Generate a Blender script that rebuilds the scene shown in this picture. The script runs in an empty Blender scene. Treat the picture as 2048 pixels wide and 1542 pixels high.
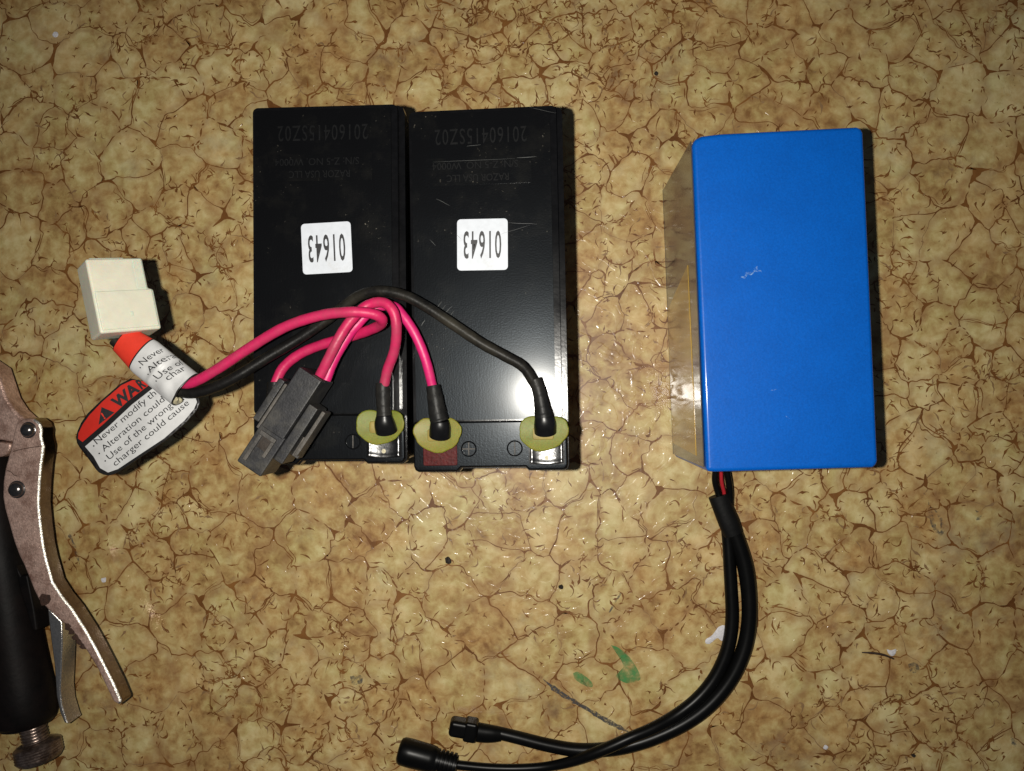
import bpy, bmesh, math, random
import numpy as np
from mathutils import Vector, Matrix

# ------------------------------------------------------------------ scene, camera, light
S = bpy.context.scene
C = S.collection
F = 1500.0            # focal length in photograph pixels (2048 wide)
H = 0.411             # lens height above the floor, metres
NADIR = (1091.0, 795.0)
cam_d = bpy.data.cameras.new('camera'); cam = bpy.data.objects.new('camera', cam_d); C.objects.link(cam)
cam_d.sensor_width = 36; cam_d.lens = 36 * F / 2048; cam_d.clip_start = 0.01; cam_d.clip_end = 20
nd = Vector(((NADIR[0] - 1024) / F, -(NADIR[1] - 771) / F, -1)).normalized()
Q = nd.rotation_difference(Vector((0, 0, -1)))
cam.rotation_mode = 'QUATERNION'; cam.rotation_quaternion = Q; cam.location = (0, 0, H)
S.camera = cam
S.render.resolution_x = 1024; S.render.resolution_y = 771

W = bpy.data.worlds.new('World'); S.world = W; W.use_nodes = True
bgn = W.node_tree.nodes['Background']; bgn.inputs[0].default_value = (0.62, 0.74, 1.0, 1); bgn.inputs[1].default_value = 0.045
fl = bpy.data.lights.new('phone_flash', 'SPOT'); fl.spot_size = math.radians(132); fl.spot_blend = 1.0; fl.energy = 7.0; fl.color = (1.0, 0.96, 0.875)
fl.shadow_soft_size = 0.0028
flo = bpy.data.objects.new('phone_flash', fl); flo.location = (-0.024, 0.001, H + 0.002); C.objects.link(flo)
S.view_settings.view_transform = 'Standard'; S.view_settings.look = 'None'
S.view_settings.exposure = 0.0; S.view_settings.gamma = 1.0

def at(px, py, z=0.0):
    """point of the photograph (2048 px wide) carried to height z"""
    d = Q @ Vector(((px - 1024) / F, -(py - 771) / F, -1))
    t = (z - H) / d.z
    return Vector((0, 0, H)) + t * d

random.seed(7); RNG = np.random.default_rng(7)
MM = 0.001

# ------------------------------------------------------------------ materials
def new_mat(name):
    m = bpy.data.materials.new(name); m.use_nodes = True
    nt = m.node_tree; b = nt.nodes['Principled BSDF']
    return m, nt, b
def N(nt, t, **kw):
    n = nt.nodes.new(t)
    for k, v in kw.items():
        if k in n.inputs: n.inputs[k].default_value = v
        else: setattr(n, k, v)
    return n
def L(nt, a, ao, b, bi): nt.links.new(a.outputs[ao], b.inputs[bi])
def ramp(nt, pts):
    r = nt.nodes.new('ShaderNodeValToRGB'); e = r.color_ramp.elements
    while len(e) < len(pts): e.new(0.5)
    for i, (p, c) in enumerate(pts):
        e[i].position = p; e[i].color = c if len(c) == 4 else (*c, 1)
    return r
def mixc(nt, fac, a, b, mode='MIX'):
    n = nt.nodes.new('ShaderNodeMix'); n.data_type = 'RGBA'; n.blend_type = mode
    for i, v in ((0, fac), (6, a), (7, b)):
        if isinstance(v, tuple) and isinstance(v[0], bpy.types.Node): nt.links.new(v[0].outputs[v[1]], n.inputs[i])
        elif isinstance(v, (int, float)): n.inputs[i].default_value = v
        else: n.inputs[i].default_value = v if len(v) == 4 else (*v, 1)
    return n

def plastic(name, col, rough, var=0.25, scale=500, bump=0.15, bump_scale=900, dust=None, spec=0.5, metallic=0.0, coat=0, dust_lo=0.66, rough_var=0.08, stretch=None):
    m, nt, b = new_mat(name)
    tc = N(nt, 'ShaderNodeTexCoord')
    mp = N(nt, 'ShaderNodeMapping'); L(nt, tc, 'Object', mp, 'Vector')
    if stretch: mp.inputs['Scale'].default_value = stretch
    n1 = N(nt, 'ShaderNodeTexNoise', Scale=scale, Detail=5.0, Roughness=0.6); L(nt, mp, 0, n1, 'Vector')
    dark = tuple(c * (1 - var) for c in col); lite = tuple(min(1, c * (1 + var)) for c in col)
    r = ramp(nt, [(0.3, dark), (0.7, lite)]); L(nt, n1, 'Fac', r, 0)
    out = (r, 0)
    if dust:
        n2 = N(nt, 'ShaderNodeTexNoise', Scale=scale * 0.12, Detail=8.0, Roughness=0.75); L(nt, tc, 'Object', n2, 'Vector')
        r2 = ramp(nt, [(dust_lo - 0.12, (0, 0, 0)), (dust_lo + 0.12, (1, 1, 1))]); L(nt, n2, 'Fac', r2, 0)
        mx = mixc(nt, (r2, 0), out, dust); out = (mx, 2)
    nt.links.new(out[0].outputs[out[1]], b.inputs['Base Color'])
    rr = N(nt, 'ShaderNodeMapRange'); rr.inputs[3].default_value = max(0.02, rough - rough_var); rr.inputs[4].default_value = rough + rough_var
    n3 = N(nt, 'ShaderNodeTexNoise', Scale=scale * 0.3, Detail=6.0); L(nt, mp, 0, n3, 'Vector'); L(nt, n3, 'Fac', rr, 0); L(nt, rr, 0, b, 'Roughness')
    b.inputs['Specular IOR Level'].default_value = spec; b.inputs['Metallic'].default_value = metallic
    b.inputs['Coat Weight'].default_value = coat
    if bump:
        nb = N(nt, 'ShaderNodeTexNoise', Scale=bump_scale, Detail=4.0); L(nt, mp, 0, nb, 'Vector')
        bp = N(nt, 'ShaderNodeBump', Strength=bump, Distance=0.0003); L(nt, nb, 'Fac', bp, 'Height'); L(nt, bp, 0, b, 'Normal')
    return m

def add_relief(nt, b, tc, strength=1.0):
    """soft pebbly embossing shared by the flooring and its print"""
    nb = N(nt, 'ShaderNodeTexNoise', Scale=95.0, Detail=1.5, Roughness=0.5, Distortion=1.4); L(nt, tc, 'Object', nb, 'Vector')
    r0 = ramp(nt, [(0.50, (0, 0, 0)), (0.57, (1, 1, 1))]); r0.color_ramp.interpolation = 'EASE'; L(nt, nb, 'Fac', r0, 0)
    n2 = N(nt, 'ShaderNodeTexNoise', Scale=60.0, Detail=2.0); L(nt, tc, 'Object', n2, 'Vector')
    mu = N(nt, 'ShaderNodeMath'); mu.operation = 'MULTIPLY_ADD'; mu.inputs[1].default_value = 1.6; L(nt, n2, 'Fac', mu, 0); L(nt, r0, 0, mu, 2)
    bp = N(nt, 'ShaderNodeBump', Strength=strength, Distance=0.00030); L(nt, mu, 0, bp, 'Height')
    L(nt, bp, 0, b, 'Coat Normal')
    bp2 = N(nt, 'ShaderNodeBump', Strength=strength * .4, Distance=0.0003); L(nt, mu, 0, bp2, 'Height'); L(nt, bp2, 0, b, 'Normal')

def floor_mat():
    m, nt, b = new_mat('printed_vinyl')
    tc = N(nt, 'ShaderNodeTexCoord')
    at_ = N(nt, 'ShaderNodeAttribute'); at_.attribute_name = 'tone'
    sp = N(nt, 'ShaderNodeSeparateColor'); L(nt, at_, 'Color', sp, 0)
    n1 = N(nt, 'ShaderNodeTexNoise', Scale=150.0, Detail=8.0, Roughness=0.60, Distortion=0.3); L(nt, tc, 'Object', n1, 'Vector')
    n2 = N(nt, 'ShaderNodeTexNoise', Scale=9.0, Detail=3.0, Roughness=0.5); L(nt, tc, 'Object', n2, 'Vector')
    n3 = N(nt, 'ShaderNodeTexNoise', Scale=38.0, Detail=5.0, Roughness=0.6, Distortion=0.4)
    sh = N(nt, 'ShaderNodeVectorMath'); sh.operation = 'ADD'; sh.inputs[1].default_value = (3.1, 1.7, 0.3); L(nt, tc, 'Object', sh, 0); L(nt, sh, 0, n3, 'Vector')
    # mottle = .5*cell tone + noises
    a = N(nt, 'ShaderNodeMath'); a.operation = 'MULTIPLY_ADD'; a.inputs[1].default_value = 0.17; L(nt, sp, 0, a, 0)
    a1 = N(nt, 'ShaderNodeMath'); a1.operation = 'MULTIPLY'; a1.inputs[1].default_value = 0.80; L(nt, n1, 'Fac', a1, 0); L(nt, a1, 0, a, 2)
    a2 = N(nt, 'ShaderNodeMath'); a2.operation = 'MULTIPLY_ADD'; a2.inputs[1].default_value = 0.30; L(nt, n2, 'Fac', a2, 0); L(nt, a, 0, a2, 2)
    n5 = N(nt, 'ShaderNodeTexNoise', Scale=42.0, Detail=6.0, Roughness=0.62, Distortion=0.3); L(nt, tc, 'Object', n5, 'Vector')
    a3 = N(nt, 'ShaderNodeMath'); a3.operation = 'MULTIPLY_ADD'; a3.inputs[1].default_value = 0.46; L(nt, n5, 'Fac', a3, 0); L(nt, a2, 0, a3, 2)
    a2 = N(nt, 'ShaderNodeMath'); a2.operation = 'ADD'; a2.inputs[1].default_value = -0.195; L(nt, a3, 0, a2, 0)
    r = ramp(nt, [(0.43, (0.215, 0.108, 0.036)), (0.57, (0.37, 0.232, 0.086)), (0.69, (0.475, 0.350, 0.145)), (0.86, (0.60, 0.49, 0.245))]); L(nt, a2, 0, r, 0)
    # greenish / pinkish drift
    rg = ramp(nt, [(0.36, (1.0, 0.90, 0.85)), (0.50, (1, 1, 1)), (0.66, (0.94, 1.0, 0.93))]); L(nt, n3, 'Fac', rg, 0)
    mx = mixc(nt, 0.9, (r, 0), (rg, 0), 'MULTIPLY')
    # pink halo near the veins
    e = N(nt, 'ShaderNodeMath'); e.operation = 'MULTIPLY_ADD'; e.inputs[1].default_value = 0.8; L(nt, sp, 1, e, 0)
    e1 = N(nt, 'ShaderNodeMath'); e1.operation = 'MULTIPLY'; e1.inputs[1].default_value = 0.45; L(nt, n3, 'Fac', e1, 0); L(nt, e1, 0, e, 2)
    re = ramp(nt, [(0.50, (0, 0, 0)), (1.0, (1, 1, 1))]); L(nt, e, 0, re, 0)
    rm = N(nt, 'ShaderNodeMath'); rm.operation = 'MULTIPLY'; rm.inputs[1].default_value = 0.48; L(nt, re, 0, rm, 0)
    m2 = mixc(nt, (rm, 0), (mx, 2), (0.29, 0.155, 0.070))
    # grime film
    ng = N(nt, 'ShaderNodeTexNoise', Scale=22.0, Detail=9.0, Roughness=0.7); L(nt, sh, 0, ng, 'Vector')
    rgm = ramp(nt, [(0.56, (0, 0, 0)), (0.74, (0.5, 0.5, 0.5))]); L(nt, ng, 'Fac', rgm, 0)
    m3 = mixc(nt, (rgm, 0), (m2, 2), (0.22, 0.18, 0.125))
    nd_ = N(nt, 'ShaderNodeTexNoise', Scale=420.0, Detail=2.0); L(nt, tc, 'Object', nd_, 'Vector')
    rd = ramp(nt, [(0.70, (0, 0, 0)), (0.76, (0.75, 0.75, 0.75))]); L(nt, nd_, 'Fac', rd, 0)
    m4 = mixc(nt, (rd, 0), (m3, 2), (0.19, 0.115, 0.045))
    L(nt, m4, 2, b, 'Base Color')
    rr = N(nt, 'ShaderNodeMapRange'); rr.inputs[3].default_value = 0.36; rr.inputs[4].default_value = 0.52; L(nt, ng, 'Fac', rr, 0); L(nt, rr, 0, b, 'Roughness'); b.inputs['Coat Weight'].default_value = 0.22; b.inputs['Coat Roughness'].default_value = 0.13
    b.inputs['Specular IOR Level'].default_value = 0.34
    add_relief(nt, b, tc, 0.5)
    return m

def print_mat(name, col, col2, a=0.9, scale=60):
    m, nt, b = new_mat(name)
    tc = N(nt, 'ShaderNodeTexCoord')
    n1 = N(nt, 'ShaderNodeTexNoise', Scale=float(scale), Detail=5.0, Roughness=0.6); L(nt, tc, 'Object', n1, 'Vector')
    r = ramp(nt, [(0.35, col), (0.68, col2)]); L(nt, n1, 'Fac', r, 0); L(nt, r, 0, b, 'Base Color')
    b.inputs['Roughness'].default_value = 0.42; b.inputs['Specular IOR Level'].default_value = 0.34; b.inputs['Coat Weight'].default_value = 0.22; b.inputs['Coat Roughness'].default_value = 0.13
    add_relief(nt, b, tc, 0.5)
    return m

def worn_stain(name, col, scale, lo, hi):
    """a patch with a shape of its own and ragged, partly transparent wear"""
    m, nt, b = new_mat(name)
    tc = N(nt, 'ShaderNodeTexCoord')
    n1 = N(nt, 'ShaderNodeTexNoise', Scale=float(scale), Detail=7.0, Roughness=0.7); L(nt, tc, 'Object', n1, 'Vector')
    r = ramp(nt, [(lo, (0, 0, 0)), (hi, (1, 1, 1))]); L(nt, n1, 'Fac', r, 0)
    b.inputs['Base Color'].default_value = (*col, 1); b.inputs['Roughness'].default_value = 0.4
    L(nt, r, 0, b, 'Alpha')
    return m

M = {}
M['floor'] = floor_mat()
M['vein'] = print_mat('vein_print', (0.120, 0.044, 0.009), (0.225, 0.095, 0.022))
M['vein_soft'] = print_mat('soft_vein_print', (0.20, 0.115, 0.05), (0.28, 0.17, 0.08))
M['green'] = worn_stain('green_paint_smear', (0.06, 0.27, 0.08), 160, 0.34, 0.72)
M['scratch'] = worn_stain('grey_scratch', (0.075, 0.07, 0.07), 700, 0.36, 0.58)
M['scuff'] = worn_stain('dark_scuff', (0.07, 0.07, 0.075), 300, 0.44, 0.75)

M['black_case'] = plastic('black_battery_plastic', (0.005, 0.005, 0.0055), 0.2, 0.3, 300, 0.10, 1400, spec=0.3)
M['black_gloss'] = plastic('black_glossy_plastic', (0.004, 0.004, 0.0045), 0.16, 0.3, 300, 0.08, 700, spec=0.35)
M['engrave'] = plastic('faint_grey_print', (0.0058, 0.006, 0.0065), 0.5, 0.4, 900, 0, spec=0.12)
M['tin'] = plastic('tinned_metal', (0.11, 0.11, 0.11), 0.28, 0.2, 900, 0.3, 700, metallic=1.0)
M['red_pad'] = plastic('dark_red_plastic', (0.055, 0.005, 0.005), 0.4, 0.35, 700, 0.3, 900, dust=(0.09, 0.025, 0.02), spec=0.08)
M['sticker'] = plastic('white_sticker_paper', (0.55, 0.58, 0.63), 0.42, 0.07, 300, 0.05, 900, dust=(0.38, 0.37, 0.36), dust_lo=0.68)
M['ink'] = plastic('black_ink', (0.018, 0.018, 0.02), 0.5, 0.3, 2600, 0, dust=(0.06, 0.06, 0.065), dust_lo=0.72)
M['pink'] = plastic('pink_red_insulation', (0.44, 0.012, 0.078), 0.46, 0.12, 240, 0.25, 900, dust=(0.25, 0.045, 0.07), dust_lo=0.56, spec=0.35)
M['pink_clean'] = plastic('bright_pink_insulation', (0.49, 0.012, 0.115), 0.44, 0.06, 240, 0.2, 900, dust=(0.40, 0.06, 0.10), dust_lo=0.72)
M['black_wire'] = plastic('dusty_black_insulation', (0.0065, 0.006, 0.0058), 0.42, 0.3, 240, 0.3, 900, dust=(0.030, 0.027, 0.020), dust_lo=0.57, spec=0.13)
M['shrink'] = plastic('black_heat_shrink', (0.008, 0.008, 0.008), 0.42, 0.3, 300, 0.5, 500, dust=(0.026, 0.024, 0.021), dust_lo=0.60, spec=0.14)
M['dome'] = plastic('black_shrink_dome', (0.005, 0.005, 0.0055), 0.32, 0.3, 300, 0.15, 500, spec=0.25)
M['holder'] = plastic('worn_dark_grey_nylon', (0.018, 0.018, 0.020), 0.44, 0.35, 420, 0.3, 1300, dust=(0.060, 0.056, 0.048), dust_lo=0.57, spec=0.3)
M['holder_dusty'] = plastic('dusty_grey_nylon', (0.042, 0.039, 0.036), 0.55, 0.4, 500, 0.5, 1300, dust=(0.10, 0.088, 0.075), dust_lo=0.55, spec=0.3)
M['nylon'] = plastic('milky_white_nylon', (0.62, 0.59, 0.475), 0.42, 0.05, 200, 0.15, 500)
M['nylon'].node_tree.nodes['Principled BSDF'].inputs['Subsurface Weight'].default_value = 0.35
M['nylon'].node_tree.nodes['Principled BSDF'].inputs['Subsurface Scale'].default_value = 0.004
M['washer'] = plastic('yellow_green_silicone', (0.135, 0.150, 0.016), 0.5, 0.2, 160, 0.2, 500, dust=(0.20, 0.165, 0.025), dust_lo=0.58, spec=0.3)
M['washer'].node_tree.nodes['Principled BSDF'].inputs['Subsurface Weight'].default_value = 0.3
M['washer'].node_tree.nodes['Principled BSDF'].inputs['Subsurface Scale'].default_value = 0.003
M['lug'] = plastic('yellow_brown_lug', (0.22, 0.165, 0.028), 0.5, 0.2, 300, 0.2, 500)
M['tag_red'] = plastic('tag_red_print', (0.60, 0.036, 0.018), 0.45, 0.06, 300, 0.1, 500)
M['tag_red_dark'] = plastic('tag_dark_red_print', (0.46, 0.02, 0.012), 0.45, 0.08, 300, 0.1, 500)
M['tag_white'] = plastic('tag_white_vinyl', (0.50, 0.50, 0.50), 0.42, 0.10, 160, 0.25, 260, spec=0.35)
M['tag_black'] = plastic('tag_black_border', (0.012, 0.011, 0.011), 0.4, 0.2, 300, 0)
M['glue'] = plastic('yellowed_glue', (0.42, 0.38, 0.25), 0.5, 0.3, 900, 0.5, 900)
M['cord'] = plastic('glossy_black_cord', (0.003, 0.003, 0.003), 0.34, 0.2, 200, 0.06, 500, spec=0.16)
M['cord_red'] = plastic('red_core_insulation', (0.38, 0.015, 0.022), 0.4, 0.1, 200, 0.05, 500)
M['cord_matt'] = plastic('matt_black_sleeve', (0.004, 0.004, 0.004), 0.5, 0.2, 200, 0.3, 500, spec=0.2)
M['steel'] = plastic('worn_pinkish_steel', (0.66, 0.45, 0.37), 0.42, 0.32, 900, 1.0, 1300, dust=(0.28, 0.15, 0.11), dust_lo=0.58, metallic=0.5, rough_var=0.14)
M['steel_bright'] = plastic('bright_steel', (0.55, 0.52, 0.48), 0.25, 0.2, 900, 0.5, 1500, metallic=0.9)
M['edge_highlight'] = plastic('edge_highlight_steel', (0.85, 0.80, 0.72), 0.40, 0.2, 900, 1.0, 1500, metallic=1.0)  # lever steel made brighter, stands in for the highlight on its bevel
M['side_shade'] = plastic('side_shade_steel', (0.22, 0.17, 0.13), 0.16, 0.2, 600, 0.15, 900, metallic=1.0)  # lever steel made darker, stands in for the dark look of its walls
M['rivet'] = plastic('dark_rivet_steel', (0.16, 0.15, 0.145), 0.22, 0.3, 700, 0.35, 900, metallic=0.9)
M['rust'] = plastic('dark_rust', (0.045, 0.020, 0.012), 0.8, 0.5, 900, 1.0, 1300)
M['dark_steel'] = plastic('oiled_dark_steel', (0.26, 0.20, 0.17), 0.32, 0.4, 700, 0.5, 900, metallic=0.8, dust=(0.05, 0.024, 0.014), dust_lo=0.55)
M['grip'] = plastic('black_rubber_grip', (0.0045, 0.004, 0.004), 0.5, 0.3, 160, 0.3, 500, dust=(0.010, 0.0065, 0.006), dust_lo=0.58, spec=0.1)
M['chip'] = plastic('white_paint_chip', (0.62, 0.60, 0.62), 0.6, 0.15, 900, 0.8, 900)
M['crumb'] = plastic('black_crumb', (0.02, 0.014, 0.01), 0.8, 0.4, 900, 1.0, 900)
M['twig'] = plastic('dark_brown_fibre', (0.035, 0.017, 0.009), 0.6, 0.4, 900, 0.6, 900)

def blue_mat():
    m, nt, b = new_mat('blue_shrink_wrap')
    tc = N(nt, 'ShaderNodeTexCoord')
    n1 = N(nt, 'ShaderNodeTexNoise', Scale=60.0, Detail=6.0, Roughness=0.65); L(nt, tc, 'Object', n1, 'Vector')
    r = ramp(nt, [(0.3, (0.0, 0.088, 0.43)), (0.7, (0.0, 0.099, 0.475))]); L(nt, n1, 'Fac', r, 0)
    n2 = N(nt, 'ShaderNodeTexNoise', Scale=1500.0, Detail=2.0); L(nt, tc, 'Object', n2, 'Vector')
    r2 = ramp(nt, [(0.25, (0.86, 0.86, 0.86)), (0.75, (1.1, 1.1, 1.1))]); L(nt, n2, 'Fac', r2, 0)
    mx = mixc(nt, 1.0, (r, 0), (r2, 0), 'MULTIPLY')
    n3 = N(nt, 'ShaderNodeTexNoise', Scale=26.0, Detail=9.0, Roughness=0.78, Distortion=0.5); L(nt, tc, 'Object', n3, 'Vector')
    r3 = ramp(nt, [(0.64, (0, 0, 0)), (0.80, (0.28, 0.28, 0.28))]); L(nt, n3, 'Fac', r3, 0)
    m2 = mixc(nt, (r3, 0), (mx, 2), (0.12, 0.26, 0.60)); L(nt, m2, 2, b, 'Base Color')
    b.inputs['Roughness'].default_value = 0.42; b.inputs['Specular IOR Level'].default_value = 0.2; b.inputs['Coat Weight'].default_value = 0.35; b.inputs['Coat Roughness'].default_value = 0.12
    nb = N(nt, 'ShaderNodeTexNoise', Scale=700.0, Detail=3.0); L(nt, tc, 'Object', nb, 'Vector')
    nb2 = N(nt, 'ShaderNodeTexNoise', Scale=45.0, Detail=3.0); L(nt, tc, 'Object', nb2, 'Vector')
    ma = N(nt, 'ShaderNodeMath'); ma.operation = 'MULTIPLY_ADD'; ma.inputs[1].default_value = 3.5; L(nt, nb2, 'Fac', ma, 0); L(nt, nb, 'Fac', ma, 2)
    bp = N(nt, 'ShaderNodeBump', Strength=0.16, Distance=0.0003); L(nt, ma, 0, bp, 'Height'); L(nt, bp, 0, b, 'Normal')
    return m
M['blue'] = blue_mat()
def film(name, col, rough=0.05, ior=2.0, bump=0.25):
    m, nt, b = new_mat(name)
    tc = N(nt, 'ShaderNodeTexCoord'); mp = N(nt, 'ShaderNodeMapping'); L(nt, tc, 'Object', mp, 'Vector')
    mp.inputs['Scale'].default_value = (1, 1, 0.25)
    n1 = N(nt, 'ShaderNodeTexNoise', Scale=120.0, Detail=5.0); L(nt, mp, 0, n1, 'Vector')
    r = ramp(nt, [(0.3, tuple(c * 0.72 for c in col)), (0.7, tuple(c * 1.2 for c in col))]); L(nt, n1, 'Fac', r, 0); L(nt, r, 0, b, 'Base Color')
    b.inputs['Roughness'].default_value = rough; b.inputs['IOR'].default_value = ior
    bp = N(nt, 'ShaderNodeBump', Strength=bump, Distance=0.0003); L(nt, n1, 'Fac', bp, 'Height'); L(nt, bp, 0, b, 'Normal')
    return m
M['film_grey'] = film('clear_film_over_grey', (0.075, 0.068, 0.062), 0.12, 1.5, 0.6)
M['film_gold'] = film('clear_film_over_tan_board', (0.42, 0.26, 0.055), 0.14, 1.35, 0.6)

def battery_mat():
    """black ABS: dust specks, rub marks and fine scratches"""
    m, nt, b = new_mat('scratched_black_abs')
    tc = N(nt, 'ShaderNodeTexCoord')
    oi = N(nt, 'ShaderNodeObjectInfo')
    ad = N(nt, 'ShaderNodeVectorMath'); ad.operation = 'ADD'; L(nt, tc, 'Object', ad, 0)
    cx = N(nt, 'ShaderNodeCombineXYZ'); L(nt, oi, 'Random', cx, 0); L(nt, oi, 'Random', cx, 1); L(nt, cx, 0, ad, 1)
    nA = N(nt, 'ShaderNodeTexNoise', Scale=900.0, Detail=3.0); L(nt, ad, 0, nA, 'Vector')
    rA = ramp(nt, [(0.69, (0, 0, 0)), (0.74, (1, 1, 1))]); L(nt, nA, 'Fac', rA, 0)
    nB = N(nt, 'ShaderNodeTexNoise', Scale=42.0, Detail=5.0, Roughness=0.7); L(nt, ad, 0, nB, 'Vector')
    rB = ramp(nt, [(0.52, (0, 0, 0)), (0.72, (1, 1, 1))]); L(nt, nB, 'Fac', rB, 0)
    mA = N(nt, 'ShaderNodeMath'); mA.operation = 'MULTIPLY'; L(nt, rA, 0, mA, 0); L(nt, rB, 0, mA, 1)
    base = mixc(nt, (rB, 0), (0.0030, 0.0030, 0.0034), (0.0070, 0.0066, 0.0060))
    c1 = mixc(nt, (mA, 0), (base, 2), (0.17, 0.155, 0.125)); L(nt, c1, 2, b, 'Base Color')
    rr = N(nt, 'ShaderNodeMapRange'); rr.inputs[3].default_value = 0.26; rr.inputs[4].default_value = 0.40; L(nt, nB, 'Fac', rr, 0); L(nt, rr, 0, b, 'Roughness'); b.inputs['Specular IOR Level'].default_value = 0.085
    b.inputs['Coat Weight'].default_value = 0.20; b.inputs['Coat Roughness'].default_value = 0.16; b.inputs['Specular Tint'].default_value = (0.75, 0.88, 1.0, 1)
    mp = N(nt, 'ShaderNodeMapping'); L(nt, ad, 0, mp, 'Vector'); mp.inputs['Scale'].default_value = (1, 0.12, 1); mp.inputs['Rotation'].default_value = (0, 0, 0.5)
    ns = N(nt, 'ShaderNodeTexNoise', Scale=1500.0, Detail=2.0); L(nt, mp, 0, ns, 'Vector')
    nb = N(nt, 'ShaderNodeTexNoise', Scale=1500.0, Detail=2.0); L(nt, ad, 0, nb, 'Vector')
    nl = N(nt, 'ShaderNodeTexNoise', Scale=18.0, Detail=1.0); L(nt, ad, 0, nl, 'Vector')
    s = N(nt, 'ShaderNodeMath'); s.operation = 'MULTIPLY_ADD'; s.inputs[1].default_value = 0.5; L(nt, ns, 'Fac', s, 0); L(nt, nb, 'Fac', s, 2)
    bp = N(nt, 'ShaderNodeBump', Strength=0.22, Distance=0.0002); L(nt, s, 0, bp, 'Height')
    b2 = N(nt, 'ShaderNodeBump', Strength=0.35, Distance=0.002); L(nt, nl, 'Fac', b2, 'Height'); L(nt, bp, 0, b2, 'Normal'); L(nt, b2, 0, b, 'Normal')
    return m
M['abs'] = battery_mat()

# ------------------------------------------------------------------ object helpers
def finish(me, angle=38):
    me.polygons.foreach_set('use_smooth', [True] * len(me.polygons))
    me.set_sharp_from_angle(angle=math.radians(angle)); me.update()
def tag(o, label, cat=None, group=None, kind=None):
    if label: o['label'] = label
    if cat: o['category'] = cat
    if group: o['group'] = group
    if kind: o['kind'] = kind
    return o
def thing(name, label, cat, loc, rot=(0, 0, 0), group=None):
    o = bpy.data.objects.new(name, None); o.empty_display_size = 0.02; C.objects.link(o)
    o.location = loc; o.rotation_euler = rot
    tag(o, label, cat, group)
    bpy.context.view_layer.update()
    return o
def obj(name, bm, mat, parent=None, space='world', wn=False, angle=38, label=None):
    """bm in world coordinates (or 'local' to the root empty); one mesh object"""
    me = bpy.data.meshes.new(name); bm.normal_update(); bm.to_mesh(me); bm.free()
    mats = mat if isinstance(mat, (list, tuple)) else [mat]
    for m in mats: me.materials.append(m)
    o = bpy.data.objects.new(name, me); C.objects.link(o)
    if parent:
        root = parent
        while root.parent: root = root.parent
        if space == 'world':
            me.transform(root.matrix_basis.inverted())
        o.parent = parent
    finish(me, angle)
    if wn:
        w = o.modifiers.new('wn', 'WEIGHTED_NORMAL'); w.keep_sharp = True; w.weight = 100
    if label: o['label'] = label
    return o

def prism(bm, pts, z0, z1, bev=0.0, seg=3, tf=None, bottom_bev=False, mat=0):
    """closed outline pts (x,y) extruded z0..z1, top (and side) edges bevelled; tf maps Vector->Vector"""
    t = bmesh.new()
    area = sum(pts[i][0] * pts[(i + 1) % len(pts)][1] - pts[(i + 1) % len(pts)][0] * pts[i][1] for i in range(len(pts)))
    if area < 0: pts = pts[::-1]
    lo = [t.verts.new((p[0], p[1], z0)) for p in pts]; hi = [t.verts.new((p[0], p[1], z1)) for p in pts]
    t.faces.new(lo[::-1]); t.faces.new(hi)
    n = len(pts)
    for i in range(n): t.faces.new((lo[i], lo[(i + 1) % n], hi[(i + 1) % n], hi[i]))
    if bev > 0:
        t.normal_update()
        es = [e for e in t.edges if e.calc_face_angle(0) > math.radians(50) and (bottom_bev or max(v.co.z for v in e.verts) > z1 - 1e-9)]
        bmesh.ops.bevel(t, geom=es, offset=bev, segments=seg, profile=0.5, affect='EDGES', clamp_overlap=True)
    bmesh.ops.triangulate(t, faces=[f for f in t.faces if len(f.verts) > 4])
    merge(bm, t, tf, mat)
def merge(bm, t, tf=None, mat=0):
    vm = {}
    for v in t.verts: vm[v] = bm.verts.new(tf(v.co) if tf else v.co)
    for f in t.faces:
        try:
            g = bm.faces.new([vm[v] for v in f.verts]); g.material_index = mat
        except ValueError: pass
    t.free()
def rrect(x0, y0, x1, y1, r, n=5):
    out = []
    for cx, cy, a in ((x1 - r, y1 - r, 0), (x0 + r, y1 - r, 90), (x0 + r, y0 + r, 180), (x1 - r, y0 + r, 270)):
        for k in range(n + 1):
            t = math.radians(a + 90 * k / n); out.append((cx + r * math.cos(t), cy + r * math.sin(t)))
    return out
def catmull(P, sub=8):
    P = [np.array(p, float) for p in P]; Q_ = [2 * P[0] - P[1]] + P + [2 * P[-1] - P[-2]]; out = []
    for i in range(1, len(Q_) - 2):
        p0, p1, p2, p3 = Q_[i - 1:i + 3]
        for k in range(sub):
            t = k / sub
            out.append(0.5 * (2 * p1 + (p2 - p0) * t + (2 * p0 - 5 * p1 + 4 * p2 - p3) * t * t + (3 * p1 - p0 - 3 * p2 + p3) * t ** 3))
    out.append(P[-1]); return out
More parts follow.
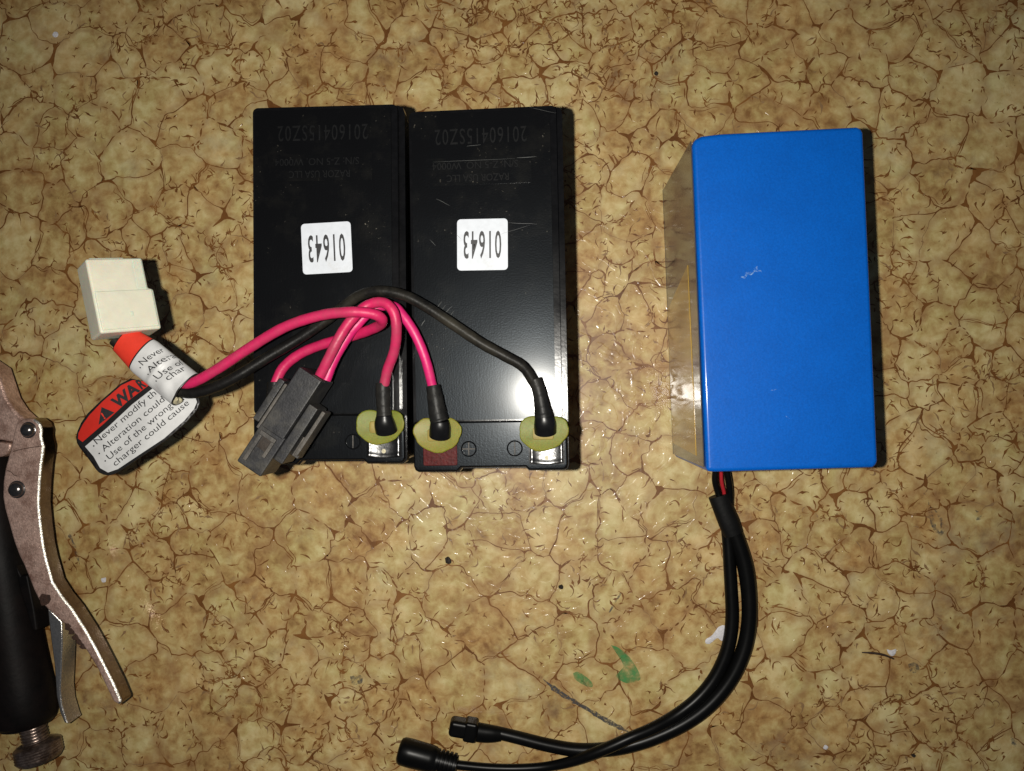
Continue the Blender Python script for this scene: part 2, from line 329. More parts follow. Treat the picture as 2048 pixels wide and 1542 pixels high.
def tube(bm, pts, rad, n=16, cap=True, round_cap=0.0, flat=1.0, sub=8, mat=0, wobble=0.0):
    """swept tube; rad number or list per control point; flat squashes it vertically"""
    k = len(pts)
    rad = [rad] * k if isinstance(rad, (int, float)) else rad
    pr = [tuple(p) + (r,) for p, r in zip(pts, rad)]
    cs = catmull(pr, sub)
    if round_cap:
        pass
    P = [Vector(c[:3]) for c in cs]; R_ = [c[3] for c in cs]
    ts = [(P[min(i + 1, len(P) - 1)] - P[max(i - 1, 0)]).normalized() for i in range(len(P))]
    up = Vector((0, 0, 1))
    if abs(ts[0].dot(up)) > 0.95: up = Vector((0, 1, 0))
    nrm = (up - ts[0] * up.dot(ts[0])).normalized()
    rings = []
    for i, (p, t, r) in enumerate(zip(P, ts, R_)):
        nrm = (nrm - t * nrm.dot(t)).normalized(); bi = t.cross(nrm)
        r = r * (1 + wobble * math.sin(i * 1.7) * math.cos(i * 0.63))
        rings.append([bm.verts.new(p + (bi * math.cos(2 * math.pi * j / n) + nrm * flat * math.sin(2 * math.pi * j / n)) * r) for j in range(n)])
    for a, b in zip(rings, rings[1:]):
        for j in range(n):
            f = bm.faces.new((a[j], a[(j + 1) % n], b[(j + 1) % n], b[j])); f.material_index = mat
    if cap:
        f = bm.faces.new(rings[0][::-1]); f.material_index = mat
        f = bm.faces.new(rings[-1]); f.material_index = mat
def lathe(bm, prof, frame, n=32, mat=0, rfun=None):
    """prof [(r, h)] turned about the frame's z axis; frame is a 4x4"""
    rings = []
    for r, h in prof:
        rings.append([bm.verts.new(frame @ Vector(((rfun(r, h, j) if rfun else r) * math.cos(2 * math.pi * j / n), (rfun(r, h, j) if rfun else r) * math.sin(2 * math.pi * j / n), h))) for j in range(n)])
    for a, b in zip(rings, rings[1:]):
        for j in range(n):
            f = bm.faces.new((a[j], a[(j + 1) % n], b[(j + 1) % n], b[j])); f.material_index = mat
    f = bm.faces.new(rings[0][::-1]); f.material_index = mat
    f = bm.faces.new(rings[-1]); f.material_index = mat
def frame(o, x, z):
    """4x4 with origin o, x axis x, z axis close to z"""
    x = Vector(x).normalized(); z = Vector(z); z = (z - x * z.dot(x)).normalized(); y = z.cross(x)
    m = Matrix((x, y, z)).transposed().to_4x4(); m.translation = o; return m
def axis_frame(o, zdir):
    z = Vector(zdir).normalized(); h = Vector((0, 0, 1)) if abs(z.z) < 0.9 else Vector((1, 0, 0))
    x = h.cross(z).normalized(); y = z.cross(x)
    m = Matrix((x, y, z)).transposed().to_4x4(); m.translation = o; return m
_tc = {}
def glyphs(s, bold=0.0, spacing=1.0):
    key = (s, bold, spacing)
    if key not in _tc:
        cu = bpy.data.curves.new('t', 'FONT'); cu.body = s; cu.offset = bold; cu.space_character = spacing; cu.resolution_u = 3
        o = bpy.data.objects.new('t', cu); C.objects.link(o); bpy.context.view_layer.update()
        me = bpy.data.meshes.new_from_object(o.evaluated_get(bpy.context.evaluated_depsgraph_get()))
        v = np.array([(p.co.x, p.co.y) for p in me.vertices]); f = [tuple(p.vertices) for p in me.polygons]
        C.objects.unlink(o); bpy.data.objects.remove(o); bpy.data.curves.remove(cu); bpy.data.meshes.remove(me)
        _tc[key] = (v, f)
    return _tc[key]
def text(bm, s, fn, width, cap, bold=0.0, spacing=1.0, center=False, mat=0, capref=None):
    """letters of total width 'width' and capital height 'cap' in the 2D frame fn(x,y)->Vector"""
    v, f = glyphs(s, bold, spacing)
    x0, x1 = v[:, 0].min(), v[:, 0].max()
    ch = 0.70 if capref is None else capref
    vv = []
    for p in v:
        x = (p[0] - x0) / (x1 - x0) * width - (width / 2 if center else 0); y = p[1] / ch * cap - (cap / 2 if center else 0)
        vv.append(bm.verts.new(fn(float(x), float(y))))
    for q in f:
        try:
            g = bm.faces.new([vv[i] for i in q]); g.material_index = mat
            g.normal_update()
            if g.normal.z < 0: g.normal_flip()
        except ValueError: pass

# ------------------------------------------------------------------ FLOOR with its printed crackle
FX0, FX1, FY0, FY1 = -0.56, 0.56, -0.46, 0.46     # printed area in detail
class VNoise:
    def __init__(s, seed, scale):
        s.t = np.random.default_rng(seed).random((256, 256)); s.s = scale
    def __call__(s, x, y):
        x = np.asarray(x) * s.s + 77.3; y = np.asarray(y) * s.s + 51.9
        xi = np.floor(x).astype(int); yi = np.floor(y).astype(int); fx = x - xi; fy = y - yi
        fx = fx * fx * (3 - 2 * fx); fy = fy * fy * (3 - 2 * fy); t = s.t
        g = lambda a, b: t[a & 255, b & 255]
        return (g(xi, yi) * (1 - fx) + g(xi + 1, yi) * fx) * (1 - fy) + (g(xi, yi + 1) * (1 - fx) + g(xi + 1, yi + 1) * fx) * fy
wx, wy = VNoise(1, 70), VNoise(2, 70); wx2, wy2 = VNoise(3, 240), VNoise(4, 240); dens = VNoise(5, 16); sizen = VNoise(6, 14)
def warp(x, y, k=1):
    return (x + k * ((wx(x, y) - .5) * 0.011 + (wx2(x, y) - .5) * 0.0032), y + k * ((wy(x, y) - .5) * 0.011 + (wy2(x, y) - .5) * 0.0032))
def spacing(x, y): return 0.0110 + 0.0175 * sizen(x, y)
seeds = []
grid = {}
g0 = 0.02
tries = 0
while tries < 60000:
    tries += 1
    x = random.uniform(FX0 - .05, FX1 + .05); y = random.uniform(FY0 - .05, FY1 + .05)
    s = float(spacing(x, y)) * random.choice((0.72, 1.0, 1.0, 1.12)); ci, cj = int(x // g0), int(y // g0); ok = True
    for i in range(ci - 2, ci + 3):
        for j in range(cj - 2, cj + 3):
            for (a, b) in grid.get((i, j), ()):
                if (a - x) ** 2 + (b - y) ** 2 < s * s: ok = False; break
            if not ok: break
        if not ok: break
    if ok: grid.setdefault((ci, cj), []).append((x, y)); seeds.append((x, y))
SD = np.array(seeds)
# base grid with cell tone and edge closeness
NX, NY = 561, 461
gx = np.linspace(FX0, FX1, NX); gy = np.linspace(FY0, FY1, NY); GX, GY = np.meshgrid(gx, gy)
PX, PY = warp(GX, GY, -1)
px, py = PX.ravel(), PY.ravel()
tones = RNG.random(len(SD)); tone = np.zeros(px.size); edge = np.zeros(px.size)
for a in range(0, px.size, 8000):
    d = np.sqrt((px[a:a + 8000, None] - SD[None, :, 0]) ** 2 + (py[a:a + 8000, None] - SD[None, :, 1]) ** 2)
    s = np.sort(np.partition(d, 2, axis=1)[:, :2], axis=1); w = np.exp(-(d - s[:, :1]) / 0.0022)
    tone[a:a + 8000] = (w * tones).sum(1) / w.sum(1); edge[a:a + 8000] = np.clip(1 - (s[:, 1] - s[:, 0]) / 0.010, 0, 1)
verts = [(x, y, 0.0) for x, y in zip(GX.ravel().tolist(), GY.ravel().tolist())]
idx = np.arange(NX * NY).reshape(NY, NX)
faces = np.stack([idx[:-1, :-1], idx[:-1, 1:], idx[1:, 1:], idx[1:, :-1]], -1).reshape(-1, 4).tolist()
fmat = [0] * len(faces)
# plain outer skirt of the same sheet
B = 1.6; nb0 = len(verts)
verts += [(-B, -B, 0), (B, -B, 0), (B, B, 0), (-B, B, 0)]
c00, c10, c11, c01 = int(idx[0, 0]), int(idx[0, -1]), int(idx[-1, -1]), int(idx[-1, 0])
def skirt(line, a, b):
    faces.append([int(i) for i in line] + [b, a]); fmat.append(0)
for line, a, b in ((idx[0, ::-1], nb0, nb0 + 1), (idx[::-1, -1], nb0 + 1, nb0 + 2), (idx[-1, :], nb0 + 2, nb0 + 3), (idx[:, 0], nb0 + 3, nb0)):
    skirt(line, a, b)
nbase = len(verts)
def zrand(): return random.uniform(0.00003, 0.00010)
def ribbon(P, Wd, mat=1, z=None):
    z = zrand() if z is None else z
    P = np.array(P); n = len(P)
    if n < 2: return
    T = np.gradient(P, axis=0); T /= np.maximum(np.linalg.norm(T, axis=1)[:, None], 1e-9); Nn = np.stack([-T[:, 1], T[:, 0]], 1)
    Wd = np.asarray(Wd)[:, None] * 0.5
    l = P + Nn * Wd; r = P - Nn * Wd; b = len(verts)
    for q in range(n):
        verts.append((l[q, 0], l[q, 1], z)); verts.append((r[q, 0], r[q, 1], z))
    for q in range(n - 1):
        faces.append([b + 2 * q, b + 2 * q + 1, b + 2 * q + 3, b + 2 * q + 2]); fmat.append(mat)
def vein(a, b, w, taper=True, mat=1, off=0.0, t0=0.0, t1=1.0, jit=0.00034):
    L_ = math.hypot(b[0] - a[0], b[1] - a[1]); n = max(4, int(L_ * (t1 - t0) / 0.0009))
    t = np.linspace(t0, t1, n); d = np.array([b[0] - a[0], b[1] - a[1]]) / max(L_, 1e-9); nn = np.array([-d[1], d[0]])
    X = a[0] + (b[0] - a[0]) * t + nn[0] * off; Y = a[1] + (b[1] - a[1]) * t + nn[1] * off
    X, Y = warp(X, Y)
    j = RNG.normal(0, jit, n); j = np.convolve(j, [.3, .4, .3], 'same'); X = X + nn[0] * j; Y = Y + nn[1] * j
    wd = w * (0.45 + 1.2 * RNG.random(n) ** 1.5); wd = np.convolve(np.pad(wd, 1, 'edge'), [.3, .4, .3], 'valid')
    u = np.linspace(0, 1, n)
    if taper: wd = wd * np.clip(np.minimum(u, 1 - u) * 7 + 0.12, 0, 1)
    ribbon(np.stack([X, Y], 1), wd, mat)
vertsV = {}
def cell_poly(i):
    x, y = SD[i]; d = (SD[:, 0] - x) ** 2 + (SD[:, 1] - y) ** 2; nb = np.argsort(d)[1:22]
    R = 0.08; poly = [((x - R, y - R), -1), ((x + R, y - R), -1), ((x + R, y + R), -1), ((x - R, y + R), -1)]
    for j in nb:
        mx_, my_ = (x + SD[j, 0]) / 2, (y + SD[j, 1]) / 2; nx, ny = SD[j, 0] - x, SD[j, 1] - y
        f = [(p[0][0] - mx_) * nx + (p[0][1] - my_) * ny for p in poly]
        if max(f) <= 0: continue
        out = []; n = len(poly)
        for k in range(n):
            (a, ea), fa = poly[k], f[k]; (b, eb), fb = poly[(k + 1) % n], f[(k + 1) % n]
            if fa <= 0: out.append((a, ea))
            if (fa <= 0) != (fb <= 0):
                t = fa / (fa - fb); p = (a[0] + (b[0] - a[0]) * t, a[1] + (b[1] - a[1]) * t)
                out.append((p, j if fa <= 0 else ea))
        poly = out
    return poly
def key(p): return (round(p[0] * 20000), round(p[1] * 20000))
nodes = {}
for i in range(len(SD)):
    x, y = SD[i]
    if not (FX0 - .01 < x < FX1 + .01 and FY0 - .01 < y < FY1 + .01): continue
    poly = cell_poly(i); n = len(poly)
    for k in range(n):
        (a, j) = poly[k]; b = poly[(k + 1) % n][0]
        if j < 0: continue
        if i < j:
            L_ = math.hypot(b[0] - a[0], b[1] - a[1])
            if L_ < 0.0012: continue
            nodes.setdefault(key(a), [a, []])[1].append(b); nodes.setdefault(key(b), [b, []])[1].append(a)
            q = random.random(); w = random.uniform(0.00036, 0.00078)
            if q < 0.40: vein(a, b, w, taper=False)
            elif q < 0.58:
                vein(a, b, w * .9, taper=False); o = random.choice((-1, 1)) * random.uniform(.0009, .0015)
                t = random.uniform(0, .4); vein(a, b, w * .8, off=o, t0=t, t1=random.uniform(t + .3, 1))
                if random.random() < .5: vein(a, b, w * .6, off=-o * 1.2, t0=.2, t1=.7)
            elif q < 0.82:
                t = random.uniform(0, .1)
                while t < .95:
                    l = random.uniform(.0018, .006) / L_; vein(a, b, w * random.uniform(.8, 1.6), t0=t, t1=min(1, t + l), off=random.uniform(-.0004, .0004)); t += l + random.uniform(.0006, .0022) / L_
            elif q < 0.92: vein(a, b, w * .6, mat=2)
    # squiggles inside the cell
    dn = float(dens(x, y)); m_ = int((4 + 20 * max(0, dn - .12) * random.uniform(.3, 1.6)))
    R = 0.45 * math.sqrt(sum((poly[k][0][0] * poly[(k + 1) % n][0][1] - poly[(k + 1) % n][0][0] * poly[k][0][1]) for k in range(n)) / 2)
    for _ in range(m_):
        a_ = random.uniform(0, 2 * math.pi); r = R * random.random() ** .38 * 1.25
        sx, sy = warp(x + r * math.cos(a_), y + r * math.sin(a_)); sx, sy = float(sx), float(sy)
        th = random.uniform(0, 2 * math.pi); q = random.random()
        if q < .17:      # little three-armed star
            for kk in range(3):
                t2 = th + kk * 2.09 + random.uniform(-.4, .4); l = random.uniform(.0009, .0024); c = random.uniform(-.5, .5)
                pp = [(sx, sy), (sx + l * .5 * math.cos(t2), sy + l * .5 * math.sin(t2)), (sx + l * math.cos(t2 + c), sy + l * math.sin(t2 + c))]
                ribbon(pp, [.0008, .00042, .00008])
        elif q < .34:    # dot or dab
            l = random.uniform(.0005, .0014); w = random.uniform(.0005, .0009)
            ribbon([(sx - l * math.cos(th), sy - l * math.sin(th)), (sx, sy), (sx + l * math.cos(th), sy + l * math.sin(th))], [w * .15, w, w * .25], 1 if random.random() < .7 else 2)
        else:
            l = random.uniform(.0028, .0098) * random.choice((.45, 1, 1)); cur = random.uniform(-300, 300); nn = max(4, int(l / .0006)); st = l / nn; w = random.uniform(.00036, .00075)
            pp = [(sx, sy)]; t2 = th
            for kk in range(nn):
                t2 += cur * st + random.gauss(0, .22); pp.append((pp[-1][0] + st * math.cos(t2), pp[-1][1] + st * math.sin(t2)))
            u = np.linspace(0, 1, len(pp)); pk = random.uniform(.15, .6)
            ww = w * (np.clip(np.where(u < pk, u / pk, (1 - u) / (1 - pk)), 0, 1) * 1.3 + .15) * (1 + .7 * np.exp(-((u - pk) / .12) ** 2) * random.choice((0, 1)))
            ribbon(pp, ww, 1 if random.random() < .82 else 2)
for k_, (c, nbs) in nodes.items():
    if len(nbs) < 3 or random.random() < .20: continue
    dirs = sorted([math.atan2(b[1] - c[1], b[0] - c[0]) for b in nbs[:3]]); arm = random.uniform(.0016, .0052); z = zrand()
    core = arm * random.uniform(.16, .30); ring = []
    for q in range(3):
        d0 = dirs[q]; d1 = dirs[(q + 1) % 3] + (2 * math.pi if q == 2 else 0); am = arm * random.uniform(.6, 1.25)
        mid = (d0 + d1) / 2
        ring += [(c[0] + am * math.cos(d0 - .03), c[1] + am * math.sin(d0 - .03)), (c[0] + am * math.cos(d0 + .03), c[1] + am * math.sin(d0 + .03)),
                 (c[0] + core * 1.5 * math.cos(d0 + (mid - d0) * .42), c[1] + core * 1.5 * math.sin(d0 + (mid - d0) * .42)),
                 (c[0] + core * .95 * math.cos(mid), c[1] + core * .95 * math.sin(mid)),
                 (c[0] + core * 1.5 * math.cos(d1 - (d1 - mid) * .42), c[1] + core * 1.5 * math.sin(d1 - (d1 - mid) * .42))]
    cx_, cy_ = warp(c[0], c[1]); b0 = len(verts); verts.append((float(cx_), float(cy_), z))
    for p in ring:
        X, Y = warp(p[0], p[1]); verts.append((float(X), float(Y), z))
    for q in range(len(ring)):
        faces.append([b0, b0 + 1 + q, b0 + 1 + (q + 1) % len(ring)]); fmat.append(1)
# stains and scratches with shapes of their own
def blot(pts, mat, z, spl=True):
    P = [at(x, y) for x, y in pts]; c = sum(P, Vector()) / len(P); b0 = len(verts)
    verts.append((c.x, c.y, z)); ring = [tuple(q[:2]) for q in catmull([(p.x, p.y) for p in P + [P[0]]], 4)[:-1]]
    for p in ring: verts.append((float(p[0]), float(p[1]), z))
    for q in range(len(ring)): faces.append([b0, b0 + 1 + q, b0 + 1 + (q + 1) % len(ring)]); fmat.append(mat)
blot([(1222, 1290), (1238, 1296), (1262, 1318), (1280, 1350), (1276, 1362), (1252, 1366), (1232, 1352), (1246, 1336), (1240, 1316)], 3, .00014)
blot([(1146, 1346), (1158, 1344), (1182, 1362), (1184, 1374), (1168, 1370), (1150, 1358)], 3, .00015)
def line_mark(pts, w, mat, z):
    P = catmull([tuple(at(x, y))[:2] for x, y in pts], 8)
    n = len(P); wd = [w * (0.55 + 0.9 * random.random()) * min(1, 6 * min(q, n - 1 - q) / n + .1) for q in range(n)]
    ribbon([(p[0], p[1]) for p in P], wd, mat, z)
line_mark([(1086, 1358), (1120, 1386), (1165, 1412), (1215, 1442), (1262, 1466)], .0024, 4, .00016)
line_mark([(1090, 1361), (1135, 1393), (1180, 1423), (1220, 1447)], .0012, 4, .00018)
line_mark([(1856, 1000), (1862, 1030), (1870, 1058), (1884, 1066), (1882, 1040), (1868, 1018)], .0020, 5, .00016)
line_mark([(1950, 1020), (1960, 1032), (1952, 1040)], .0018, 5, .00017)
line_mark([(2022, 1470), (2028, 1484), (2024, 1496)], .0026, 5, .00018)
line_mark([(135, 1062), (148, 1090), (160, 1130)], .0016, 5, .00019)
line_mark([(1250, 1172), (1232, 1202), (1214, 1232)], .0008, 5, .00019)
blot([(1815, 1328), (1832, 1324), (1838, 1340), (1822, 1346)], 5, .0002)
blot([(700, 1352), (722, 1350), (724, 1366), (704, 1368)], 5, .0002)
me = bpy.data.meshes.new('floor'); me.from_pydata(verts, [], faces)
for mname in ('floor', 'vein', 'vein_soft', 'green', 'scratch', 'scuff'): me.materials.append(M[mname])
me.polygons.foreach_set('material_index', fmat); me.update()
# keep every face looking up
bmf = bmesh.new(); bmf.from_mesh(me)
for f in bmf.faces:
    if f.normal.z < 0: f.normal_flip()
bmf.to_mesh(me); bmf.free()
ca = me.color_attributes.new('tone', 'FLOAT_COLOR', 'POINT'); buf = np.full((len(me.vertices), 4), 0.5, dtype=np.float32); buf[:tone.size, 0] = tone; buf[:tone.size, 1] = edge; buf[tone.size:, 1] = 0
ca.data.foreach_set('color', buf.ravel())
floor = bpy.data.objects.new('floor', me); C.objects.link(floor)
tag(floor, 'printed vinyl floor with tan cork-like cells and brown crackle veins', kind='structure')

# ------------------------------------------------------------------ BATTERIES
BT = 0.094
def mm(pts): return [(x * MM, y * MM) for x, y in pts]
def frame_from(tl, tr, br, bl, z):
    a, b, c, d = (at(*p, z) for p in (tl, tr, br, bl)); o = (a + b + c + d) / 4
    x = ((b - a) + (c - d)).normalized(); ang = math.atan2(x.y, x.x); return o, ang
def loc2(z): return lambda x, y: Vector((x, y, z))
def make_battery():
    root = thing('lead_acid_battery', 'x', 'battery', (0, 0, 0))
    bm = bmesh.new(); prism(bm, mm(rrect(-32, -75.5, 32, 75.5, 2.5)), 0, 84 * MM, .0006, 2); obj('case', bm, M['black_case'], root, 'local', wn=True)
    lid = mm([(-32.6, -73.6), (-32, -75.6), (-30.6, -76.4), (-13.5, -76.4), (-12, -74.8), (14.6, -74.8), (16, -76.2), (30.8, -76.2), (32.2, -75.4), (32.7, -73.6), (32.7, 73), (32, 75.3), (30, 76.2), (-30, 76.2), (-32, 75.3), (-32.6, 73)])
    bm = bmesh.new(); prism(bm, lid, 84 * MM, 89.6 * MM, .0009, 3); obj('lid', bm, M['black_gloss'], root, 'local', wn=True)
    tb = mm([(-32.2, -73.6), (-31.6, -75.2), (-30.4, -75.9), (-13.7, -75.9), (-12.2, -74.3), (14.8, -74.3), (16.2, -75.7), (30.6, -75.7), (31.8, -75), (32.3, -73.4), (32.3, -55.9), (31.3, -55.2), (-31.6, -55.2), (-32.2, -55.9)])
    bm = bmesh.new(); prism(bm, tb, 89.6 * MM, 93.0 * MM, .0008, 3); obj('terminal_block', bm, M['abs'], root, 'local', wn=True)
    bm = bmesh.new(); prism(bm, mm(rrect(-31.8, -55.0, 30.2, 75.4, 2.2)), 89.6 * MM, 93.2 * MM, .0009, 3); obj('cover_rim', bm, M['black_gloss'], root, 'local', wn=True)
    bm = bmesh.new(); prism(bm, mm(rrect(-30.6, -54.5, 27.6, 73.9, 1.2)), 93.2 * MM, 94 * MM, .0004, 2); cp = obj('cover_plate', bm, M['abs'], root, 'local', wn=True)
    # moulded lettering and the label panel (read from the other side)
    bm = bmesh.new(); text(bm, '20160415SZ02', lambda x, y: Vector((-1.5 * MM - x, 63.8 * MM - y, 94.05 * MM)), 38.5 * MM, 6.6 * MM, center=True, spacing=1.15); obj('date_code', bm, M['engrave'], cp, 'local')
    bm = bmesh.new(); prism(bm, mm(rrect(-25, 43.5, 19.5, 55, .5)), 94 * MM, 94.12 * MM, 0); lp = obj('name_panel', bm, M['abs'], root, 'local')
    bm = bmesh.new(); text(bm, 'RAZOR USA LLC', lambda x, y: Vector((-3 * MM - x, 46.3 * MM - y, 94.16 * MM)), 26 * MM, 3.0 * MM, center=True)
    text(bm, 'S/N: Z-5 NO. W0004', lambda x, y: Vector((-4 * MM - x, 51.6 * MM - y, 94.16 * MM)), 36 * MM, 3.0 * MM, center=True); obj('panel_lettering', bm, M['engrave'], lp, 'local')
    # terminals
    for sx, red in ((-21.0, True), (23.6, False)):
        if red:
            bm = bmesh.new(); prism(bm, mm(rrect(sx - 7, -73.4, sx + 7.3, -62, .8)), 93 * MM, 93.35 * MM, .0002, 1); obj('terminal_recess', bm, M['red_pad'], root, 'local')
        bm = bmesh.new(); prism(bm, mm(rrect(sx - 7.4, -73.4, sx + 7.4, -61, .7)), 93.0 * MM, 93.2 * MM, 0)
        if not red:
            obj('terminal_recess', bm, M['black_gloss'], root, 'local')
            bm = bmesh.new(); t = bmesh.new(); n = 14; ys = [-72.4, -71.4, -69.6, -67.4, -60]
            rows = []
            for y in ys:
                rows.append([t.verts.new(((sx + (u / n - .5) * 13.2) * MM, (y - .9 * math.cos((u / n - .5) * math.pi) * (1 if y < -71 else .6)) * MM, (93.5 + 1.0 * abs((u / n - .5) * 2) ** 3 + (.0 if y > -71.5 else .7)) * MM)) for u in range(n + 1)])
            for a, b in zip(rows, rows[1:]):
                for u in range(n): t.faces.new((a[u], a[u + 1], b[u + 1], b[u]))
            merge(bm, t)
            tm = obj('terminal_tab', bm, M['tin'], root, 'local'); so = tm.modifiers.new('s', 'SOLIDIFY'); so.thickness = .0004
            bm = bmesh.new(); lathe(bm, [(.0009, 93.9 * MM), (.0009, 94.05 * MM)], Matrix.Translation((sx * MM, -70.6 * MM, 0)), 16); obj('tab_hole', bm, M['glue'], tm, 'local')
        else: bm.free()
    # polarity marks
    for cx, plus in ((-8.8, True), (10.4, False)):
        bm = bmesh.new(); y0 = -66.6; r = 3.1
        ro = [((cx + r * math.cos(a)) * MM, (y0 + r * math.sin(a)) * MM, 93.1 * MM) for a in np.linspace(0, 2 * math.pi, 25)[:-1]]
        rr = [bmesh.new() for _ in ()]
        ringpts = ro + [ro[0]]
        # closed ring as a thin lathe
        lathe(bm, [((r - .35) * MM, 92.8 * MM), ((r - .35) * MM, 93.25 * MM), ((r - .1) * MM, 93.4 * MM), ((r + .2) * MM, 93.25 * MM), ((r + .3) * MM, 92.8 * MM)], Matrix.Translation((cx * MM, y0 * MM, 0)), 28)
        # remove caps
        bm.faces.ensure_lookup_table(); caps = [f for f in bm.faces if len(f.verts) > 4]; bmesh.ops.delete(bm, geom=caps, context='FACES')
        pm = obj('polarity_mark', bm, M['black_gloss'], root, 'local')
        bm = bmesh.new(); prism(bm, mm([(cx - .28, y0 - r + .4), (cx + .28, y0 - r + .4), (cx + .28, y0 + r - .4), (cx - .28, y0 + r - .4)]), 93 * MM, 93.35 * MM, .0001, 1)
        if plus: prism(bm, mm([(cx - r + .4, y0 - .28), (cx - r + .4, y0 + .28), (cx + r - .4, y0 + .28), (cx + r - .4, y0 - .28)]), 93 * MM, 93.33 * MM, .0001, 1)
        obj('polarity_bar', bm, M['holder_dusty'], pm, 'local')
    # translucent insulating washers under the lugs
    for sx, k in ((-21.3, 0), (22.3, 1)):
        n = 40; pts = []
        for q in range(n):
            a = 2 * math.pi * q / n; rx, ry = 10.0, 7.9
            rr_ = 1.0 + .04 * math.sin(3 * a + k) + .018 * math.sin(7 * a + 2 * k) + random.uniform(-.012, .012) - .30 * math.exp(-((a - math.pi / 2) / .42) ** 2)
            if k: rr_ += .10 * math.exp(-((a - .55) / .35) ** 2)
            pts.append((sx + rx * rr_ * math.cos(a), -59.8 + ry * rr_ * math.sin(a)))
        bm = bmesh.new(); prism(bm, mm(pts), 94.6 * MM, 95.9 * MM, .0006, 3, bottom_bev=True)
        for v in bm.verts:
            dx = (v.co.x / MM - sx) / 10; dy = (v.co.y / MM + 59.8) / 8; v.co.z += (1.5 * dx * dx - .5 * dy * dy * (1 if dy < 0 else .2)) * MM
        wsh = obj('insulating_washer', bm, M['washer'], root, 'local')
        bm = bmesh.new(); prism(bm, mm(rrect(sx - 4.2, -63.0, sx + 4.4, -58, 1)), 95.9 * MM, 96.6 * MM, .0003, 2); obj('lug_edge', bm, M['lug'], wsh, 'local')
    # sticker with its number
    st = bmesh.new(); prism(st, mm(rrect(-10.6, -10.7, 10.6, 10.7, 1.6)), 0, .12 * MM, 0); sk = obj('sticker', st, M['sticker'], root, 'local')
    bm = bmesh.new(); text(bm, '01643', lambda x, y: Vector((-x, -y - .2 * MM, .16 * MM)), 15.8 * MM, 11.2 * MM, bold=.012, center=True, spacing=1.18); obj('sticker_digits', bm, M['ink'], sk, 'local')
    sk.location = (0, 15 * MM, 94.02 * MM); sk.rotation_euler = (0, 0, math.radians(2.2))
    return root
def copy_tree(o, parent=None):
    c = o.copy(); C.objects.link(c); c.parent = parent
    for ch in list(o.children): copy_tree(ch, c)
    return c
b1 = make_battery()
b2 = copy_tree(b1)
o1, a1 = frame_from((500, 210), (799, 202), (817, 930), (514, 932), BT)
o2, a2 = frame_from((822, 221), (1128, 210), (1143, 938), (832, 942), BT)
b1.location = (o1.x - .0006, o1.y, 0); b1.rotation_euler = (0, 0, a1)
b1.scale = b2.scale = (1.018, 1.019, 1)
b2.location = (o2.x + .0012, o2.y, 0.0009); b2.rotation_euler = (math.radians(0.1), math.radians(-1.6), a2)
tag(b1, 'black lead-acid battery under the dark grey plug, the left one of the touching pair', 'battery', 'black batteries standing side by side')
tag(b2, 'black lead-acid battery with the flash glare, the one nearer the blue pack', 'battery', 'black batteries standing side by side')
for c in b2.children:
    if c.name.startswith('sticker'): c.location = (-1.5 * MM, 18.3 * MM, 94.02 * MM); c.rotation_euler = (0, 0, math.radians(-0.8))
for c in b2.children:
    if c.name.startswith('sticker'): c['label'] = 'white number sticker, bleached by the flash'
M['rub'] = plastic('pale_scratch', (0.075, 0.078, 0.075), 0.5, 0.4, 2000, 0)
bm = bmesh.new()
for x0, y0, x1, y1, w in ((1034, 318, 1073, 315, .00022), (934, 294, 962, 291, .00015), (867, 325, 1030, 319, .0001), (1018, 447, 1074, 450, .00014), (868, 622, 884, 604, .00014), (876, 628, 892, 611, .0001), (885, 632, 905, 612, .00012), (895, 640, 908, 622, .0001), (842, 652, 850, 640, .0002), (1000, 470, 1060, 452, .00008), (873, 398, 900, 412, .00012), (860, 480, 872, 492, .00012), (914, 470, 922, 478, .0001), (1112, 230, 1060, 218, .0001)):
    a = at(x0, y0, BT); b = at(x1, y1, BT); d = (b - a).normalized(); nn = Vector((-d.y, d.x, 0)); q = []
    for k in range(5):
        p = a.lerp(b, k / 4) + nn * random.uniform(-1, 1) * w * .8; h = w * (.15 + .85 * math.sin(math.pi * (k + .3) / 4.6)) * .5
        q.append((bm.verts.new(b2.matrix_basis.inverted() @ (p + nn * h)), bm.verts.new(b2.matrix_basis.inverted() @ (p - nn * h))))
    for u, v in zip(q, q[1:]): bm.faces.new((u[0], u[1], v[1], v[0]))
zs = 94.17 * MM
for v in bm.verts: v.co.z = zs
for f in bm.faces:
    f.normal_update()
    if f.normal.z < 0: f.normal_flip()
tag(obj('scratch_marks', bm, M['rub'], b2, 'local'), None, kind='stuff')
for c in b1.children:
    if c.name == 'insulating_washer': c.location = (4.5 * MM, 0, 0)
bpy.context.view_layer.update()

# ------------------------------------------------------------------ WIRING HARNESS
hroot = thing('wiring_harness', 'pink and black wire harness with white plug and dark grey plug lying over the batteries', 'wire harness', at(640, 700, 0.094))
def P3(l): return [tuple(at(x, y, z * MM)) for x, y, z in l]
def wire(name, pts, r, mat, label=None, **kw):
    bm = bmesh.new(); tube(bm, P3(pts), r, n=20, wobble=.03, **kw); return obj(name, bm, mat, hroot, label=label)
R1 = .00208
wire('pink_wire', [(640, 752, 111), (655, 722, 113), (676, 680, 114.5), (700, 643, 113.5), (733, 612, 112), (765, 605, 113), (786, 622, 113.5), (793, 655, 112), (789, 700, 107.5), (775, 740, 103.5), (767, 778, 101)], .00212, M['pink'], 'dusty pink wire looping from dark plug to terminal')
wire('pink_wire', [(652, 760, 109), (668, 720, 109), (690, 682, 108), (712, 652, 106.5), (748, 618, 105.2), (785, 612, 105.2), (808, 634, 105.8), (832, 672, 105.5), (852, 722, 104), (867, 782, 100.5)], .00200, M['pink_clean'], 'clean bright pink wire running to the right battery')
